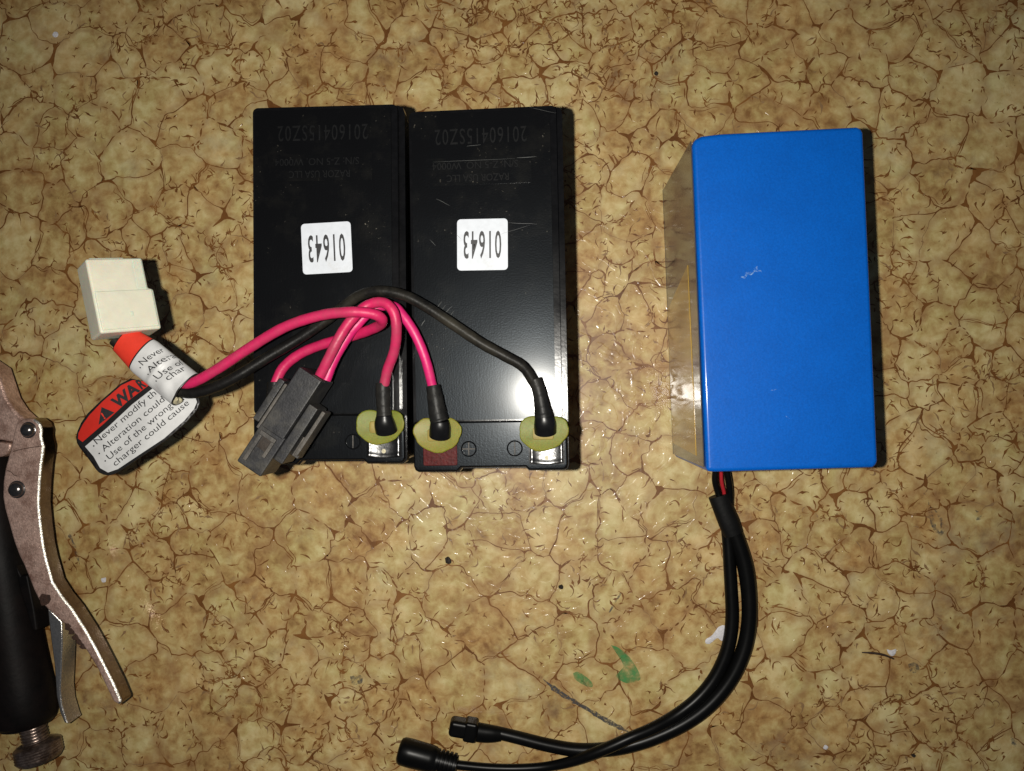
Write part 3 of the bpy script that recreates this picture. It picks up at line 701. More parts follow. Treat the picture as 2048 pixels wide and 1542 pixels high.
wire('pink_wire', [(262, 664, 104), (288, 702, 105), (322, 738, 106.5), (352, 762, 108), (382, 766, 109.5), (430, 741, 111), (500, 695, 113), (570, 654, 116), (640, 631, 118.5), (700, 624, 120.5), (742, 627, 119.5), (762, 636, 117), (762, 648, 112.5), (742, 659, 107.5), (708, 671, 102.5), (645, 689, 99), (600, 708, 97.6), (566, 736, 97.2), (549, 772, 97.2)], .00212, M['pink'], 'long pink wire doubling back over the left battery')
wire('black_wire', [(228, 680, 104), (262, 712, 103), (305, 748, 103.5), (345, 778, 105), (385, 786, 106), (430, 774, 106), (475, 752, 105.5), (530, 718, 103.5), (600, 676, 101.5), (650, 642, 101.5), (690, 611, 103), (722, 590, 105), (762, 582, 106.5), (808, 591, 106.5), (850, 612, 106), (905, 648, 105.5), (962, 686, 105), (1010, 712, 104), (1048, 735, 103), (1074, 775, 101)], .00228, M['black_wire'])
# heat-shrink boots on the lugs
def boot(pts, rr, lbl=None):
    bm = bmesh.new(); tube(bm, P3(pts[:-2]), rr[:-2], n=20, flat=.9, wobble=.03); b = obj('boot', bm, M['shrink'], hroot)
    bm = bmesh.new(); tube(bm, P3(pts[-3:]), [rr[-3] * .96, rr[-2], rr[-1]], n=24, flat=.8)
    obj('boot_dome', bm, M['dome'], b); return b
boot([(766, 766, 101), (766, 790, 101), (767, 815, 101), (768, 830, 100.6), (769, 846, 99.6), (773, 862, 97.4)], [.0030, .0031, .0029, .0033, .0043, .0047])
boot([(866, 771, 101), (871, 800, 101), (876, 830, 100.6), (879, 842, 100.4), (880, 856, 99.6), (880, 871, 97.4)], [.0029, .0034, .0038, .0040, .0044, .0046])
boot([(1070, 758, 102), (1079, 785, 101.5), (1085, 815, 101), (1088, 832, 100.4), (1090, 847, 99.6), (1091, 864, 97.4)], [.0027, .0029, .0034, .0040, .0046, .0047])
boot([(549, 764, 97.2), (549, 775, 97.2), (548, 790, 97.2), (547, 800, 97.0), (546, 815, 96.9), (545, 830, 96.8)], [.0031, .0032, .0031, .0033, .0036, .0038])

# dark grey two-way plug: local frame u down its length, v across, w up
zt = .118
A_ = at(621, 748, zt); B_ = at(496, 939, zt)
uax = (B_ - A_).normalized(); LEN = (B_ - A_).length
# y axis of the frame points right of the length, z up
fr = frame(A_, uax, (0, 0, 1))
def fT(p): return fr @ p
# keep the local y pointing towards the picture's right
sgn = 1 if (fr @ Vector((0, 1, 0)) - fr @ Vector((0, 0, 0))).x > 0 else -1
def pbox(bm, u0, u1, v0, v1, w0, w1, bev=.0005, ch=None):
    pts = [(u0 * MM, sgn * v0 * MM), (u1 * MM, sgn * v0 * MM), (u1 * MM, sgn * v1 * MM), (u0 * MM, sgn * v1 * MM)]
    prism(bm, pts, w0 * MM, w1 * MM, bev, 2, tf=fT, bottom_bev=True)
bm = bmesh.new(); pbox(bm, 0, 28, -5.4, 5.2, -18, 0, .0006); pb = obj('plug_housing', bm, M['holder'], hroot, wn=True, label='dark grey plug housing with side rails')
bm = bmesh.new(); pbox(bm, 27, LEN / MM, -6.0, 5.6, -18, -.6, .0007); ph = obj('plug_nose', bm, M['holder'], pb, wn=True)
bm = bmesh.new()
pbox(bm, 29.2, 31, -4.2, 3.2, -.6, .5, .0003); pbox(bm, 31, 43, -4.2, -2.6, -.6, .5, .0003); pbox(bm, 31, 38, 1.7, 3.2, -.6, .5, .0003); obj('latch_frame', bm, M['holder_dusty'], pb, wn=True)
bm = bmesh.new(); pbox(bm, 31, 36, -2.4, 1.5, -.7, -.35, .0001); obj('latch_slot', bm, M['crumb'], pb)
bm = bmesh.new(); pbox(bm, 10.5, 37, 5.4, 9.6, -16, -2.6, .0006); obj('side_block', bm, M['holder'], pb, wn=True)
bm = bmesh.new(); pbox(bm, 10.2, 31, 11.2, 12.8, -12, -3.2, .0004); pbox(bm, 24, 33, 9.4, 12.4, -14, -8, .0004); obj('side_rail', bm, M['holder_dusty'], pb, wn=True)
bm = bmesh.new(); pbox(bm, 9.0, 30, -7.2, -5.9, -10, -1.6, .0004); obj('side_rail', bm, M['holder_dusty'], pb, wn=True)
bm = bmesh.new(); pbox(bm, 8.6, 28, -10.6, -7.7, -12, -2.4, .0005); obj('side_rail', bm, M['holder'], pb, wn=True)
bm = bmesh.new(); pbox(bm, 6, 31, -7.6, -5.5, -17, -11, .0005); obj('side_foot', bm, M['holder'], pb, wn=True)
bm = bmesh.new(); pbox(bm, -.25, .1, .8, 5.0, -5.4, -1.0, 0); obj('wire_entry', bm, M['crumb'], pb)

# milky white plug, rolled over to the right
O_ = at(204, 664, .113); X_ = at(311, 646, .113) - O_; Y_ = at(174, 517, .113) - O_
xl = X_.length; yl = Y_.length
ydir = Y_.normalized(); xflat = (X_ - ydir * X_.dot(ydir)).normalized()
tilt = math.radians(46)
xdir = (xflat * math.cos(tilt) + Vector((0, 0, -1)) * math.sin(tilt)).normalized()
# stretch the face so that it still fills the outline when tilted
vd = (Vector((0, 0, H)) - at(270, 600, .105)).normalized()
fw = Matrix((xdir, ydir, xdir.cross(ydir).normalized())).transposed().to_4x4(); fw.translation = at(201, 667, .121)
if fw.col[2].z < 0: fw = Matrix((xdir, ydir, -xdir.cross(ydir).normalized())).transposed().to_4x4(); fw.translation = at(201, 667, .121)
WX = 23.6
def wbox(bm, x0, x1, y0, y1, w0, w1, bev):
    prism(bm, mm([(x0, y0), (x1, y0), (x1, y1), (x0, y1)]), w0 * MM, w1 * MM, bev, 3, tf=lambda p: fw @ p, bottom_bev=True)
bm = bmesh.new(); prism(bm, mm([(0, 0), (WX, 0), (WX, 17.2), (WX - 2.0, 17.6), (WX - 2.0, 30.6), (0, 30.6)]), -14 * MM, 0, .0013, 4, tf=lambda p: fw @ p, bottom_bev=True); wp = obj('plug_shell', bm, M['nylon'], hroot, wn=True, label='milky white two-piece plug shell')
bm = bmesh.new(); wbox(bm, 1.6, WX - 8.5, 29.5, 31.4, -12.4, -1.5, .0008); obj('plug_collar', bm, M['nylon'], wp, wn=True)
bm = bmesh.new(); wbox(bm, .9, WX - .9, 1.2, 17.0, -1, .42, .0004); obj('plug_step', bm, M['nylon'], wp, wn=True)
bm = bmesh.new(); wbox(bm, WX - 6.5, WX - 2.6, 17.6, 30.2, -.6, .1, .0004); obj('plug_rib', bm, M['nylon'], wp, wn=True)
bm = bmesh.new(); wbox(bm, 12.4, 13.6, 6.2, 8.0, .3, .62, .0002); obj('plug_nub', bm, M['nylon'], wp, wn=True)

# ------------------------------------------------------------------ WARNING TAG rolled round the wires
troot = thing('warning_tag', 'red and white warning tag rolled round the wires below the white plug', 'tag', at(300, 800, .098))
# the flag: flat vinyl with a little bend; heights in metres from photo position
def hflag(x, y):
    s = ((x - 160) * .766 - (y - 890) * .643) / 230.0          # along the text
    q = ((x - 160) * .643 + (y - 890) * .766) / 120.0
    return .0965 + .0035 * math.sin(s * 2.6) + .002 * q + .00035 * math.sin(9 * s + 4 * q) + .0003 * abs(math.sin(5 * s - 3 * q + 1))
def lay(bm, pts, h, off, cell=12, mat=0):
    """an outline in photo pixels laid as a gently curved sheet"""
    t = bmesh.new(); vs = [t.verts.new((x, y, 0)) for x, y in pts]; f = t.faces.new(vs); bmesh.ops.triangulate(t, faces=[f])
    xs = [p[0] for p in pts]; ys = [p[1] for p in pts]
    for k in range(int(min(xs) // cell), int(max(xs) // cell) + 1):
        bmesh.ops.bisect_plane(t, geom=t.verts[:] + t.edges[:] + t.faces[:], plane_co=(k * cell + .37, 0, 0), plane_no=(1, 0, 0))
    for k in range(int(min(ys) // cell), int(max(ys) // cell) + 1):
        bmesh.ops.bisect_plane(t, geom=t.verts[:] + t.edges[:] + t.faces[:], plane_co=(0, k * cell + .41, 0), plane_no=(0, 1, 0))
    vm = {v: bm.verts.new(at(v.co.x, v.co.y, h(v.co.x, v.co.y) + off)) for v in t.verts}
    for f in t.faces:
        g = bm.faces.new([vm[v] for v in f.verts]); g.material_index = mat; g.normal_update()
        if g.normal.z < 0: g.normal_flip()
    t.free()
outer = [(284, 762), (262, 757), (240, 768), (201, 802), (175, 827), (162, 846), (155, 862), (152, 874), (154, 886), (160, 896), (178, 919), (192, 939), (198, 945), (206, 949), (217, 951), (227, 949), (238, 943), (280, 915), (330, 882), (372, 845), (392, 822), (400, 806), (396, 790), (360, 760), (320, 745)]
cxo, cyo = 275, 850
inner = [(cxo + (x - cxo) * (1 - 4 / math.hypot(x - cxo, y - cyo)), cyo + (y - cyo) * (1 - 4 / math.hypot(x - cxo, y - cyo))) for x, y in outer]
bm = bmesh.new(); lay(bm, outer, hflag, 0); fo = obj('flag', bm, M['tag_black'], troot, angle=60, label='black-edged flag of the tag'); sm = fo.modifiers.new('s', 'SOLIDIFY'); sm.thickness = .0003; sm.offset = -1
sepL, sepR = (168, 888), (300, 772)
white = [(170, 893), (187, 913), (200, 936), (216, 945), (236, 938), (278, 910), (328, 877), (369, 841), (388, 818), (394, 804), (390, 793), (360, 764), (330, 752), (305, 777), (264, 809), (216, 854)]
red = [(165, 884), (156, 877), (157, 866), (166, 848), (179, 830), (204, 804), (242, 771), (265, 760), (298, 764), (297, 771), (256, 802), (208, 847)]
bm = bmesh.new(); lay(bm, white, hflag, .00012); wf = obj('flag_face', bm, M['tag_white'], troot, angle=60)
bm = bmesh.new(); lay(bm, red, hflag, .00012); rf = obj('flag_header', bm, M['tag_red_dark'], troot, angle=60)
def tline(s, x, y, ang, wpx, cap, h, off, bold=0.0, skew=0):
    ca_, sa_ = math.cos(math.radians(ang)), math.sin(math.radians(ang))
    def fn(u, v):
        X = x + u * ca_ - v * sa_; Y = y - u * sa_ - v * ca_
        return at(X, Y, h(X, Y) + off)
    return lambda bm: text(bm, s, fn, wpx, cap, bold=bold)
bm = bmesh.new()
for s, x, y, w in (('Never modify the', 194, 889, 168), ('Alteration could c', 208, 904, 178), ('Use of the wrong', 219, 920, 166), ('charger could cause', 231, 933, 194)):
    tline(s, x, y, 40.2, w, 12.5, hflag, .00018)(bm)
for x, y in ((187, 893), (198, 908), (210, 923)):
    tline('.', x, y + 1, 40, 3.4, 18, hflag, .00019)(bm)
obj('flag_lettering', bm, M['ink'], wf)
bm = bmesh.new(); tline('WA', 234, 818, 39, 60, 22, hflag, .00018, bold=.045)(bm); tline('R', 283, 779, 39, 13, 20, hflag, .00018, bold=.045)(bm); obj('header_lettering', bm, M['ink'], rf)
bm = bmesh.new(); lay(bm, [(197, 850), (203, 814), (229, 825)], hflag, .00019, 20); tri = obj('warning_triangle', bm, M['ink'], rf)
bm = bmesh.new(); tline('!', 208.5, 838, 33, 3.2, 13, hflag, .00026, bold=.03)(bm); obj('exclamation_mark', bm, M['tag_red'], rf)

# the rolled part: a flattened tube with its axis towards the white plug
ax0, ax1 = at(262, 691, .1065), at(371, 779, .1075)
axv = (ax1 - ax0); AL = axv.length; axd = axv.normalized(); side = axd.cross(Vector((0, 0, 1))).normalized()
if (side.x < 0): side = -side
upv = Vector((0, 0, 1))
def rollpt(t, a, dr=0.0):
    """t 0..1 along, a angle from the picture's lower-left edge over the top to upper-right"""
    t = float(t); a = float(a)
    ra = (.0062 + .0019 * min(1, max(0, t * 2.6 + .3))) + dr; rb = (.0036 + .0020 * t) + dr
    crease = -.0014 * math.exp(-((t - .66) / .07) ** 2) * max(0, math.sin(a)) * (0.5 + 0.5 * math.cos(a * 2.2)) + .0007 * math.exp(-((t - .57) / .04) ** 2) * max(0, math.sin(a))
    w_ = min(1, max(0, t * 1.6 - .5)) * max(0, math.sin(a))
    crease += w_ * (.00055 * math.sin(9 * t + 3.1 * a) * math.sin(17 * t - 2.2 * a) + .0005 * abs(math.sin(6.5 * t + 2.4 * a)) - .0002)
    return ax0 + axd * (AL * t) + side * (-ra * math.cos(a)) + upv * (rb * math.sin(a) + crease)
def roll(name, t0, t1, dr, mat, a0=-.9, a1=4.0, nt_=40, na=44, parent=None, sol=.0003, tfun=None, label=None):
    bm = bmesh.new(); rows = []
    for i in range(nt_ + 1):
        row = []
        for j in range(na + 1):
            a = a0 + (a1 - a0) * j / na; t = t0 + (t1 - t0) * i / nt_
            if tfun: t = tfun(t, a, i / nt_)
            row.append(bm.verts.new(rollpt(t, a, dr)))
        rows.append(row)
    for p, q in zip(rows, rows[1:]):
        for j in range(na):
            f = bm.faces.new((p[j], p[j + 1], q[j + 1], q[j])); f.normal_update()
    c = ax0 + axv * .5
    for f in bm.faces:
        m_ = f.calc_center_median(); ctr = ax0 + axd * (m_ - ax0).dot(axd)
        if f.normal.dot(m_ - ctr) < 0: f.normal_flip()
    o = obj(name, bm, mat, parent or troot, angle=70, label=label)
    if sol: s_ = o.modifiers.new('s', 'SOLIDIFY'); s_.thickness = sol; s_.offset = -1
    return o
slant = lambda t, a, u: t - .12 * math.cos(a) * 0
roll('roll', -.15, 1.012, 0, M['tag_black'], label='rolled part of the tag, black edged')
rw = roll('roll_face', .215, .995, .00014, M['tag_white'], sol=0)
rr_ = roll('roll_header', -.135, .195, .00014, M['tag_red'], sol=0)
# lettering on the roll, bent with it
def rolltext(bm, s, t, a_start, w_mm, cap_mm):
    v, f = glyphs(s); x0, x1 = v[:, 0].min(), v[:, 0].max(); vv = []
    for p in v:
        x = (p[0] - x0) / (x1 - x0) * w_mm; y = p[1] / .7 * cap_mm
        a = a_start + x / 7.6
        vv.append(bm.verts.new(rollpt(t - (y / (AL * 1000)) + .009 * x, a, .00026)))
    for q in f:
        try: bm.faces.new([vv[i] for i in q])
        except ValueError: pass
bm = bmesh.new()
for s, t, a0_, w in (('Never', .38, 1.32, 10.5), ('Alterati', .53, 1.27, 15), ('Use of', .68, 1.27, 12.5), ('char', .81, 1.57, 8.2)):
    rolltext(bm, s, t, a0_, w, 2.9)
for t in (.37, .52, .67): rolltext(bm, '.', t, 1.10, .6, 4)
obj('roll_lettering', bm, M['ink'], rw)
bm = bmesh.new(); tube(bm, [tuple(rollpt(1.0, a, -.0016)) for a in (-.6, -.2, .3, .7)], .0012, n=8); obj('glue_smear', bm, M['glue'], troot)

# ------------------------------------------------------------------ BLUE BATTERY PACK
PT = .081
oB, aB = frame_from((1380, 268), (1727, 253), (1755, 933), (1419, 946), PT)
wB = ((at(1727, 253, PT) - at(1380, 268, PT)).length + (at(1755, 933, PT) - at(1419, 946, PT)).length) / 2
lB = ((at(1380, 268, PT) - at(1419, 946, PT)).length + (at(1727, 253, PT) - at(1755, 933, PT)).length) / 2
proot = thing('blue_battery_pack', 'bright blue shrink-wrapped battery pack with black cords at its lower end', 'battery pack', (oB.x, oB.y, 0), (0, 0, aB))
hw, hl = wB / 2 + .0003, lB / 2
def blue_box():
    bm = bmesh.new()
    o = [(-hw, -hl), (hw, -hl), (hw, hl), (-hw, hl)]
    c = [(-hw + .0004, -hl + .0016), (-hw + .0014, -hl + .0003), (-hw + .004, -hl), (hw - .0022, -hl - .0002), (hw - .0005, -hl + .0006), (hw, -hl + .0025), (hw, hl - .0028), (hw - .0006, hl - .0007), (hw - .0026, hl), (-hw + .012, hl), (-hw + .004, hl - .0006), (-hw + .0006, hl - .0022), (-hw, hl - .005)]
    prism(bm, c, 0, PT, .0021, 5)
    return bm
obj('wrap', blue_box(), M['blue'], proot, 'local', wn=True, label='bright blue plastic wrap')
def wallplate(bm, pts, x, th):
    """pts in (y,z) on the pack's left wall"""
    prism(bm, pts, 0, th, .00012, 1, tf=lambda p: Vector((x - p.z, p.x, p.y)))
bm = bmesh.new(); wallplate(bm, [(-hl + .002, .0004), (hl - .002, .0004), (hl - .002, PT - .0026), (-hl + .002, PT - .0026)], -hw, .0004); sp_ = obj('side_panel', bm, M['film_grey'], proot, 'local', label='grey side under shiny clear film')
bm = bmesh.new(); wallplate(bm, [(-hl + .008, .002), (hl - .068, .002), (hl - .054, .062), (-hl + .006, .064)], -hw - .0004, .0003); obj('side_card', bm, M['film_gold'], sp_, 'local', label='tan card strip under shiny clear film')
bm = bmesh.new(); wallplate(bm, [(-hl + .002, -.0), (hl - .002, -.0), (hl - .002, .0004), (-hl + .002, .0004)], -hw, .0005); obj('film_seam', bm, M['film_grey'], sp_, 'local')
# scuffs on the wrap
M['blue_scuff'] = worn_stain('pale_scuff', (0.25, 0.45, 0.75), 900, 0.46, 0.72)
bm = bmesh.new()
def scuff(x, y, l, w, th, z):
    p = at(x, y, PT); t = bmesh.new(); c, s = math.cos(th), math.sin(th); n = 8
    a = [t.verts.new((p.x + (u / n - .5) * l * c - random.uniform(.3, .5) * w * s * math.sin(math.pi * u / n), p.y + (u / n - .5) * l * s + random.uniform(.3, .5) * w * c * math.sin(math.pi * u / n) + math.sin(u * 1.3) * w * .3, z)) for u in range(n + 1)]
    b = [t.verts.new((v.co.x + w * s * .6 * math.sin(math.pi * u / n), v.co.y - w * c * .8 * math.sin(math.pi * u / n) - 1e-5, z)) for u, v in enumerate(a)]
    for u in range(n): t.faces.new((b[u], b[u + 1], a[u + 1], a[u]))
    merge(bm, t)
for k, (x, y, l, w, th) in enumerate(((1490, 552, .0050, .0016, .45), (1503, 545, .0060, .0018, .2), (1512, 536, .0030, .0012, .6), (1518, 541, .003, .001, -.6), (1548, 780, .003, .0006, .2), (1575, 835, .002, .0004, -.6))):
    scuff(x, y, l, w, th, PT + .00005 + k * 2e-6)
tag(obj('scuff_marks', bm, M['blue_scuff'], proot), None, kind='stuff')
# cords
def cordp(name, pts, r, mat=M['cord'], n=18, label=None, **kw):
    bm = bmesh.new(); tube(bm, P3(pts), r, n=n, **kw); return obj(name, bm, mat, proot, label=label)
cordp('core_wire', [(1432, 935, 12), (1430, 960, 10), (1436, 985, 8), (1446, 1010, 7)], .0017)
cordp('core_wire', [(1442, 935, 13), (1443, 962, 11), (1448, 985, 8.5), (1452, 1010, 7)], .0010, M['cord_red'], label='short red core wire beside the pack')
cordp('core_wire', [(1452, 935, 13), (1457, 960, 11.5), (1460, 985, 9), (1460, 1010, 7)], .0018)
cordp('sleeve', [(1438, 990, 7.2), (1447, 1018, 7), (1458, 1045, 6.4), (1467, 1068, 6)], [.0058, .0054, .0056, .0052], M['cord_matt'], flat=.75, n=24)
outer_c = [(1462, 1050, 5.0), (1476, 1085, 4.6), (1491, 1135, 4.4), (1498, 1190, 4.4), (1498, 1245, 4.4), (1489, 1295, 4.4), (1470, 1342, 4.4), (1442, 1384, 4.4), (1405, 1421, 4.4), (1358, 1452, 4.2), (1300, 1478, 4.0), (1245, 1494, 3.9), (1195, 1500, 3.8), (1145, 1499, 3.8), (1090, 1489, 3.8), (1035, 1475, 3.8), (980, 1462, 3.8), (945, 1456, 4.2)]
cordp('cord', outer_c, [.0044, .0044, .0044, .0042, .0041, .0041, .0041, .0041, .0041, .0040, .0039, .0038, .0037, .0036, .0035, .0034, .0033, .0033])
inner_c = [(1452, 1045, 5.0), (1456, 1085, 4.2), (1459, 1130, 3.8), (1462, 1180, 3.6), (1464, 1230, 3.6), (1460, 1275, 3.6), (1448, 1318, 3.6), (1425, 1362, 3.6), (1392, 1400, 4.2), (1350, 1432, 6.0), (1305, 1457, 9.5), (1262, 1475, 11.6), (1222, 1493, 12.0), (1185, 1508, 11.0), (1145, 1522, 8.0), (1095, 1533, 5.0), (1040, 1537, 4.5), (980, 1536, 5.0), (925, 1531, 6.0), (900, 1527, 6.5)]
cordp('cord', inner_c, [.0030, .0031, .0033, .0034, .0035, .0035, .0035, .0035, .0034, .0033, .0031, .0030, .0030, .0029, .0027, .0025, .0024, .0024, .0024, .0024])
# flat plug
e0, e1 = at(899, 1453, .007), at(956, 1463, .0065)
fp = frame(e0, e1 - e0, (0, 0, 1)); Lp = (e1 - e0).length
bm = bmesh.new(); prism(bm, rrect(0, -.0040, Lp, .0048, .0022), -.005, .0045, .0030, 5, tf=lambda p: fp @ p, bottom_bev=True)
fpo = obj('flat_plug', bm, M['cord'], proot, wn=True)
bm = bmesh.new(); prism(bm, rrect(.0080, -.0050, .0150, .0056, .0015), -.0052, .0049, .0026, 4, tf=lambda p: fp @ p, bottom_bev=True); obj('plug_ridge', bm, M['cord'], fpo, wn=True)
bm = bmesh.new(); tube(bm, P3([(944, 1462, 5.5), (965, 1466, 5), (985, 1468, 4.6), (1002, 1469, 4.2)]), [.0052, .0050, .0045, .0036], n=20, flat=.8); obj('strain_relief', bm, M['cord'], fpo)
# round socket
g0_, g1_ = at(797, 1500, .0075), at(905, 1529, .0070)
gf = axis_frame(g0_, g1_ - g0_); GL = (g1_ - g0_).length
prof = [(.0022, .0008), (.0046, 0), (.0062, .0007), (.0070, .0022), (.0072, .006), (.0069, .017), (.0066, .0195), (.0060, .0205)]
zz = .0208
while zz < GL: prof += [(.0060, zz), (.0060, zz + .0011), (.0051, zz + .0013), (.0051, zz + .0020)]; zz += .0023
prof += [(.0046, GL + .001), (.0030, GL + .0025)]
bm = bmesh.new(); lathe(bm, prof, gf, 36); obj('round_socket', bm, M['cord'], proot, angle=50)

# ------------------------------------------------------------------ LOCKING PLIERS at the left edge
lroot = thing('locking_pliers', 'worn steel locking pliers with black handle at the left edge', 'pliers', at(20, 1150, 0))
def plate(pts, z0, z1, bev, seg=4, closed_spline=False):
    bm = bmesh.new(); W_ = [at(x, y, z1) for x, y in pts]
    prism(bm, [(p.x, p.y) for p in W_], z0, z1, bev, seg)
    return bm
lever = [(51, 836), (68, 837), (80, 846), (84, 860), (83, 872), (85, 882), (88, 892), (86, 910), (83, 930), (80, 965), (78, 1008), (82, 1050), (87, 1090), (93, 1118), (106, 1164), (124, 1192), (145, 1218), (172, 1260), (190, 1292), (206, 1323), (229, 1369), (242, 1400), (243, 1408), (236, 1410), (226, 1404), (214, 1380), (194, 1338), (172, 1302), (150, 1272), (129, 1250), (110, 1234), (92, 1217), (76, 1200), (66, 1180), (57, 1157), (47, 1132), (37, 1112), (26, 1082), (16, 1046), (8, 1018), (4, 994), (5, 962), (9, 937), (17, 908), (22, 888), (26, 866), (31, 848), (40, 839)]
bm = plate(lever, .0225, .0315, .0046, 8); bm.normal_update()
for f in bm.faces:  # highlight on right bevel and dark on side walls painted by face normal
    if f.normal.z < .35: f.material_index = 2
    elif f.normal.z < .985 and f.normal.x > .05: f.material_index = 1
lv = obj('lever', bm, [M['steel'], M['edge_highlight'], M['side_shade']], lroot, label='worn steel lever with a painted edge highlight and darkened sides')
jaw = [(-60, 700), (-8, 735), (2, 765), (12, 795), (28, 820), (48, 838), (60, 850), (60, 868), (30, 885), (0, 880), (-60, 878)]
bm = plate(jaw, .016, .0270, .0016, 4); obj('jaw_plate', bm, M['steel'], lroot, wn=True)
lk = [(-40, 882), (0, 884), (20, 886), (22, 895), (14, 908), (2, 914), (-40, 916)]
bm = plate(lk, .010, .0255, .0012, 3); obj('link_plate', bm, M['steel'], lroot, wn=True)
for x, y, r in ((57, 860, .0038), (34, 979, .0041)):
    p = at(x, y, .0315); bm = bmesh.new()
    lathe(bm, [(r * 1.15, -.0006), (r * 1.12, .0002), (r * .98, .0005), (r * .93, .0014), (r * .75, .0024), (r * .45, .0031), (r * .12, .0033)], Matrix.Translation(p), 28)
    obj('rivet', bm, M['rivet'], lroot)
p = at(90, 1199, .0315); bm = bmesh.new(); lathe(bm, [(.0033, -.0003), (.0031, .0002), (.0020, .0003), (.0018, .0001)], Matrix.Translation(p), 9, rfun=lambda r, h, j: r * (1 + .18 * math.sin(j * 2.3))); obj('rust_spot', bm, M['rust'], lv)
bm = bmesh.new()
for pts in ([(26, 903), (50, 897), (84, 892)], [(14, 941), (22, 944), (28, 950), (34, 952)], ):
    P = [at(x, y, .03156) for x, y in pts]; cs = catmull([tuple(p) for p in P], 5); t = bmesh.new()
    a = [t.verts.new((c[0], c[1] + .00018, c[2])) for c in cs]; b = [t.verts.new((c[0], c[1] - .00018, c[2])) for c in cs]
    for u in range(len(a) - 1): t.faces.new((b[u], b[u + 1], a[u + 1], a[u]))
    merge(bm, t)
obj('seam_line', bm, M['rust'], lv)
bm = bmesh.new()
for x, y, r in ((140, 1252, .0025), (147, 1262, .0022), (155, 1274, .0022), (162, 1284, .0018), (168, 1293, .0016)):
    lathe(bm, [(r, -.001), (r * .9, .0002), (r * .3, .0004)], Matrix.Translation(at(x - 3, y, .0312)), 8, rfun=lambda r_, h, j: r_ * (1 + .25 * math.sin(j * 2.3 + x)))
obj('rust_patch', bm, M['rust'], lv)
# release lever
rl = [(94, 1214), (124, 1244), (125, 1290), (123, 1340), (121, 1380), (124, 1410), (133, 1440), (137, 1449), (128, 1446), (119, 1425), (112, 1392), (108, 1330), (102, 1285), (97, 1245)]
bm = plate(rl, .011, .0222, .0009, 3); obj('release_lever', bm, M['steel_bright'], lroot, wn=True)
# black handle
hd = P3([(-28, 820, 15), (-22, 900, 15), (-14, 1000, 15.5), (0, 1110, 16), (14, 1210, 16.5), (30, 1310, 16.5), (44, 1390, 16.5), (52, 1432, 16), (54, 1448, 16)])
bm = bmesh.new(); tube(bm, hd, [.010, .0105, .0120, .0135, .0145, .0152, .0160, .0152, .0125], n=36); obj('handle', bm, M['grip'], lroot)
bm = plate([(30, 1130), (42, 1152), (54, 1150), (60, 1180), (68, 1220), (74, 1262), (64, 1262), (50, 1215), (38, 1180)], .012, .0262, .0010, 3); obj('lever_fork', bm, M['grip'], lroot, wn=True)
s0, s1 = at(62, 1440, .016), at(76, 1500, .016); sf = axis_frame(s0, s1 - s0)
prof = [(.0055, 0)]; zz = .001
while zz < (s1 - s0).length: prof += [(.0058, zz), (.0065, zz + .0004), (.0065, zz + .0008), (.0057, zz + .0012)]; zz += .0016
prof += [(.0050, zz)]
bm = bmesh.new(); lathe(bm, prof, sf, 28); scw = obj('adjusting_screw', bm, M['dark_steel'], lroot)
k0, k1 = at(73, 1482, .016), at(81, 1522, .016); kf = axis_frame(k0, k1 - k0); KL = (k1 - k0).length
bm = bmesh.new(); n = 72; hs = [(.0075, 0), (.0100, .0008)] + [(.0112, .0016 + q * .0007) for q in range(int((KL - .003) / .0007))] + [(.0100, KL - .0008), (.0070, KL)]
def knurl(r, h, j):
    if r < .0111: return r
    q = round(h / .0007); return r + (.00035 if ((j + q) % 4 < 2) != ((j - q) % 4 < 2) else -.0001)
lathe(bm, hs, kf, n, rfun=knurl); obj('knurled_knob', bm, M['dark_steel'], lroot, angle=30)

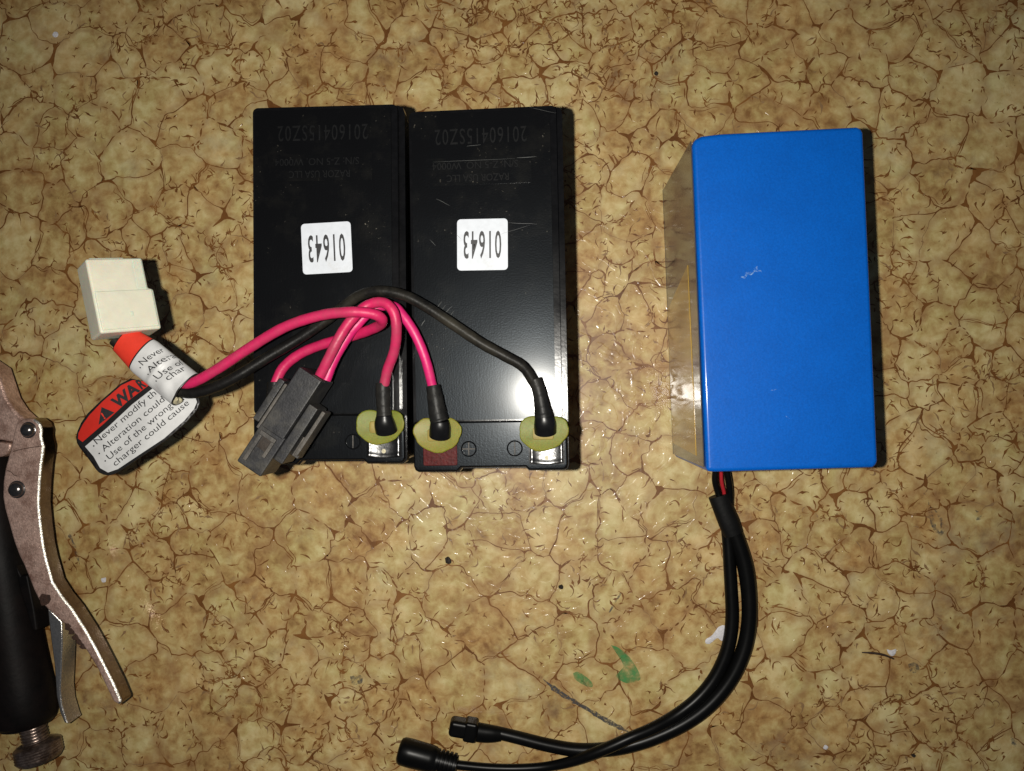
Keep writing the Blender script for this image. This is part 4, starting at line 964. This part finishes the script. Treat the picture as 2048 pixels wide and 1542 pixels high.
# ------------------------------------------------------------------ crumbs and chips on the floor
def chip(name, px_, label, cat, mat, h, group=None):
    P = [at(x, y, 0) for x, y in px_]; c = sum(P, Vector()) / len(P); bm = bmesh.new()
    r = [Vector(q) for q in catmull([tuple(p) for p in P + [P[0]]], 4)[:-1]]
    lo = [bm.verts.new((q.x, q.y, .00021)) for q in r]; mid = [bm.verts.new((c.x + (q.x - c.x) * .9, c.y + (q.y - c.y) * .9, h * random.uniform(.6, 1))) for q in r]; t = bm.verts.new((c.x, c.y, h * 1.15))
    n = len(r)
    for q in range(n):
        bm.faces.new((lo[q], lo[(q + 1) % n], mid[(q + 1) % n], mid[q])); bm.faces.new((mid[q], mid[(q + 1) % n], t))
    bmesh.ops.recalc_face_normals(bm, faces=bm.faces[:])
    o = obj(name, bm, mat); tag(o, label, cat, group); return o
def blob(x, y, r, n=7): return [(x + r * random.uniform(.7, 1.15) * math.cos(2 * math.pi * k / n), y + r * random.uniform(.7, 1.15) * math.sin(2 * math.pi * k / n)) for k in range(n)]
G1 = 'white paint chips on the floor'
chip('paint_chip', [(1436, 1254), (1446, 1250), (1453, 1256), (1453, 1275), (1444, 1282), (1434, 1276), (1420, 1287), (1411, 1286), (1412, 1278), (1424, 1270)], 'largest white paint chip, with a tail, touching the black cord', 'paint chip', M['chip'], .0006, G1)
chip('paint_chip', [(1428, 1328), (1435, 1324), (1437, 1334), (1430, 1342)], 'small white paint chip peeping out under the black cord bend', 'paint chip', M['chip'], .0006, G1)
chip('paint_chip', [(1773, 1298), (1782, 1300), (1792, 1298), (1790, 1308), (1783, 1312), (1776, 1306)], 'ragged white chip at the end of the dark fibre', 'paint chip', M['chip'], .0005, G1)
chip('paint_chip', blob(112, 70, 6), 'round white chip near the top left corner', 'paint chip', M['chip'], .0006, G1)
chip('paint_chip', blob(208, 1160, 6), 'small white chip right of the pliers lever', 'paint chip', M['chip'], .0006, G1)
chip('paint_chip', blob(1651, 1494, 5), 'small white chip on a vein near the bottom right', 'paint chip', M['chip'], .0006, G1)
G2 = 'dark crumbs on the floor'
chip('dirt_crumb', [(890, 1116), (897, 1113), (903, 1121), (901, 1127), (893, 1126)], 'black crumb below the two batteries', 'crumb', M['crumb'], .0022, G2)
chip('dirt_crumb', blob(1122, 1173, 5), 'black crumb between the batteries and the green smear', 'crumb', M['crumb'], .0020, G2)
chip('dirt_crumb', blob(1312, 148, 4), 'black crumb above the gap between battery and blue pack', 'crumb', M['crumb'], .0015, G2)
chip('dirt_crumb', blob(1826, 1510, 4), 'black crumb at the lower right edge', 'crumb', M['crumb'], .0015, G2)
bm = bmesh.new(); tube(bm, P3([(1724, 1305, .7), (1745, 1306, .9), (1768, 1310, .9), (1788, 1318, .7)]), [.0003, .0006, .0006, .0004], n=8)
tag(obj('fibre', bm, M['twig']), 'short dark brown splinter beside a ragged white chip', 'splinter')
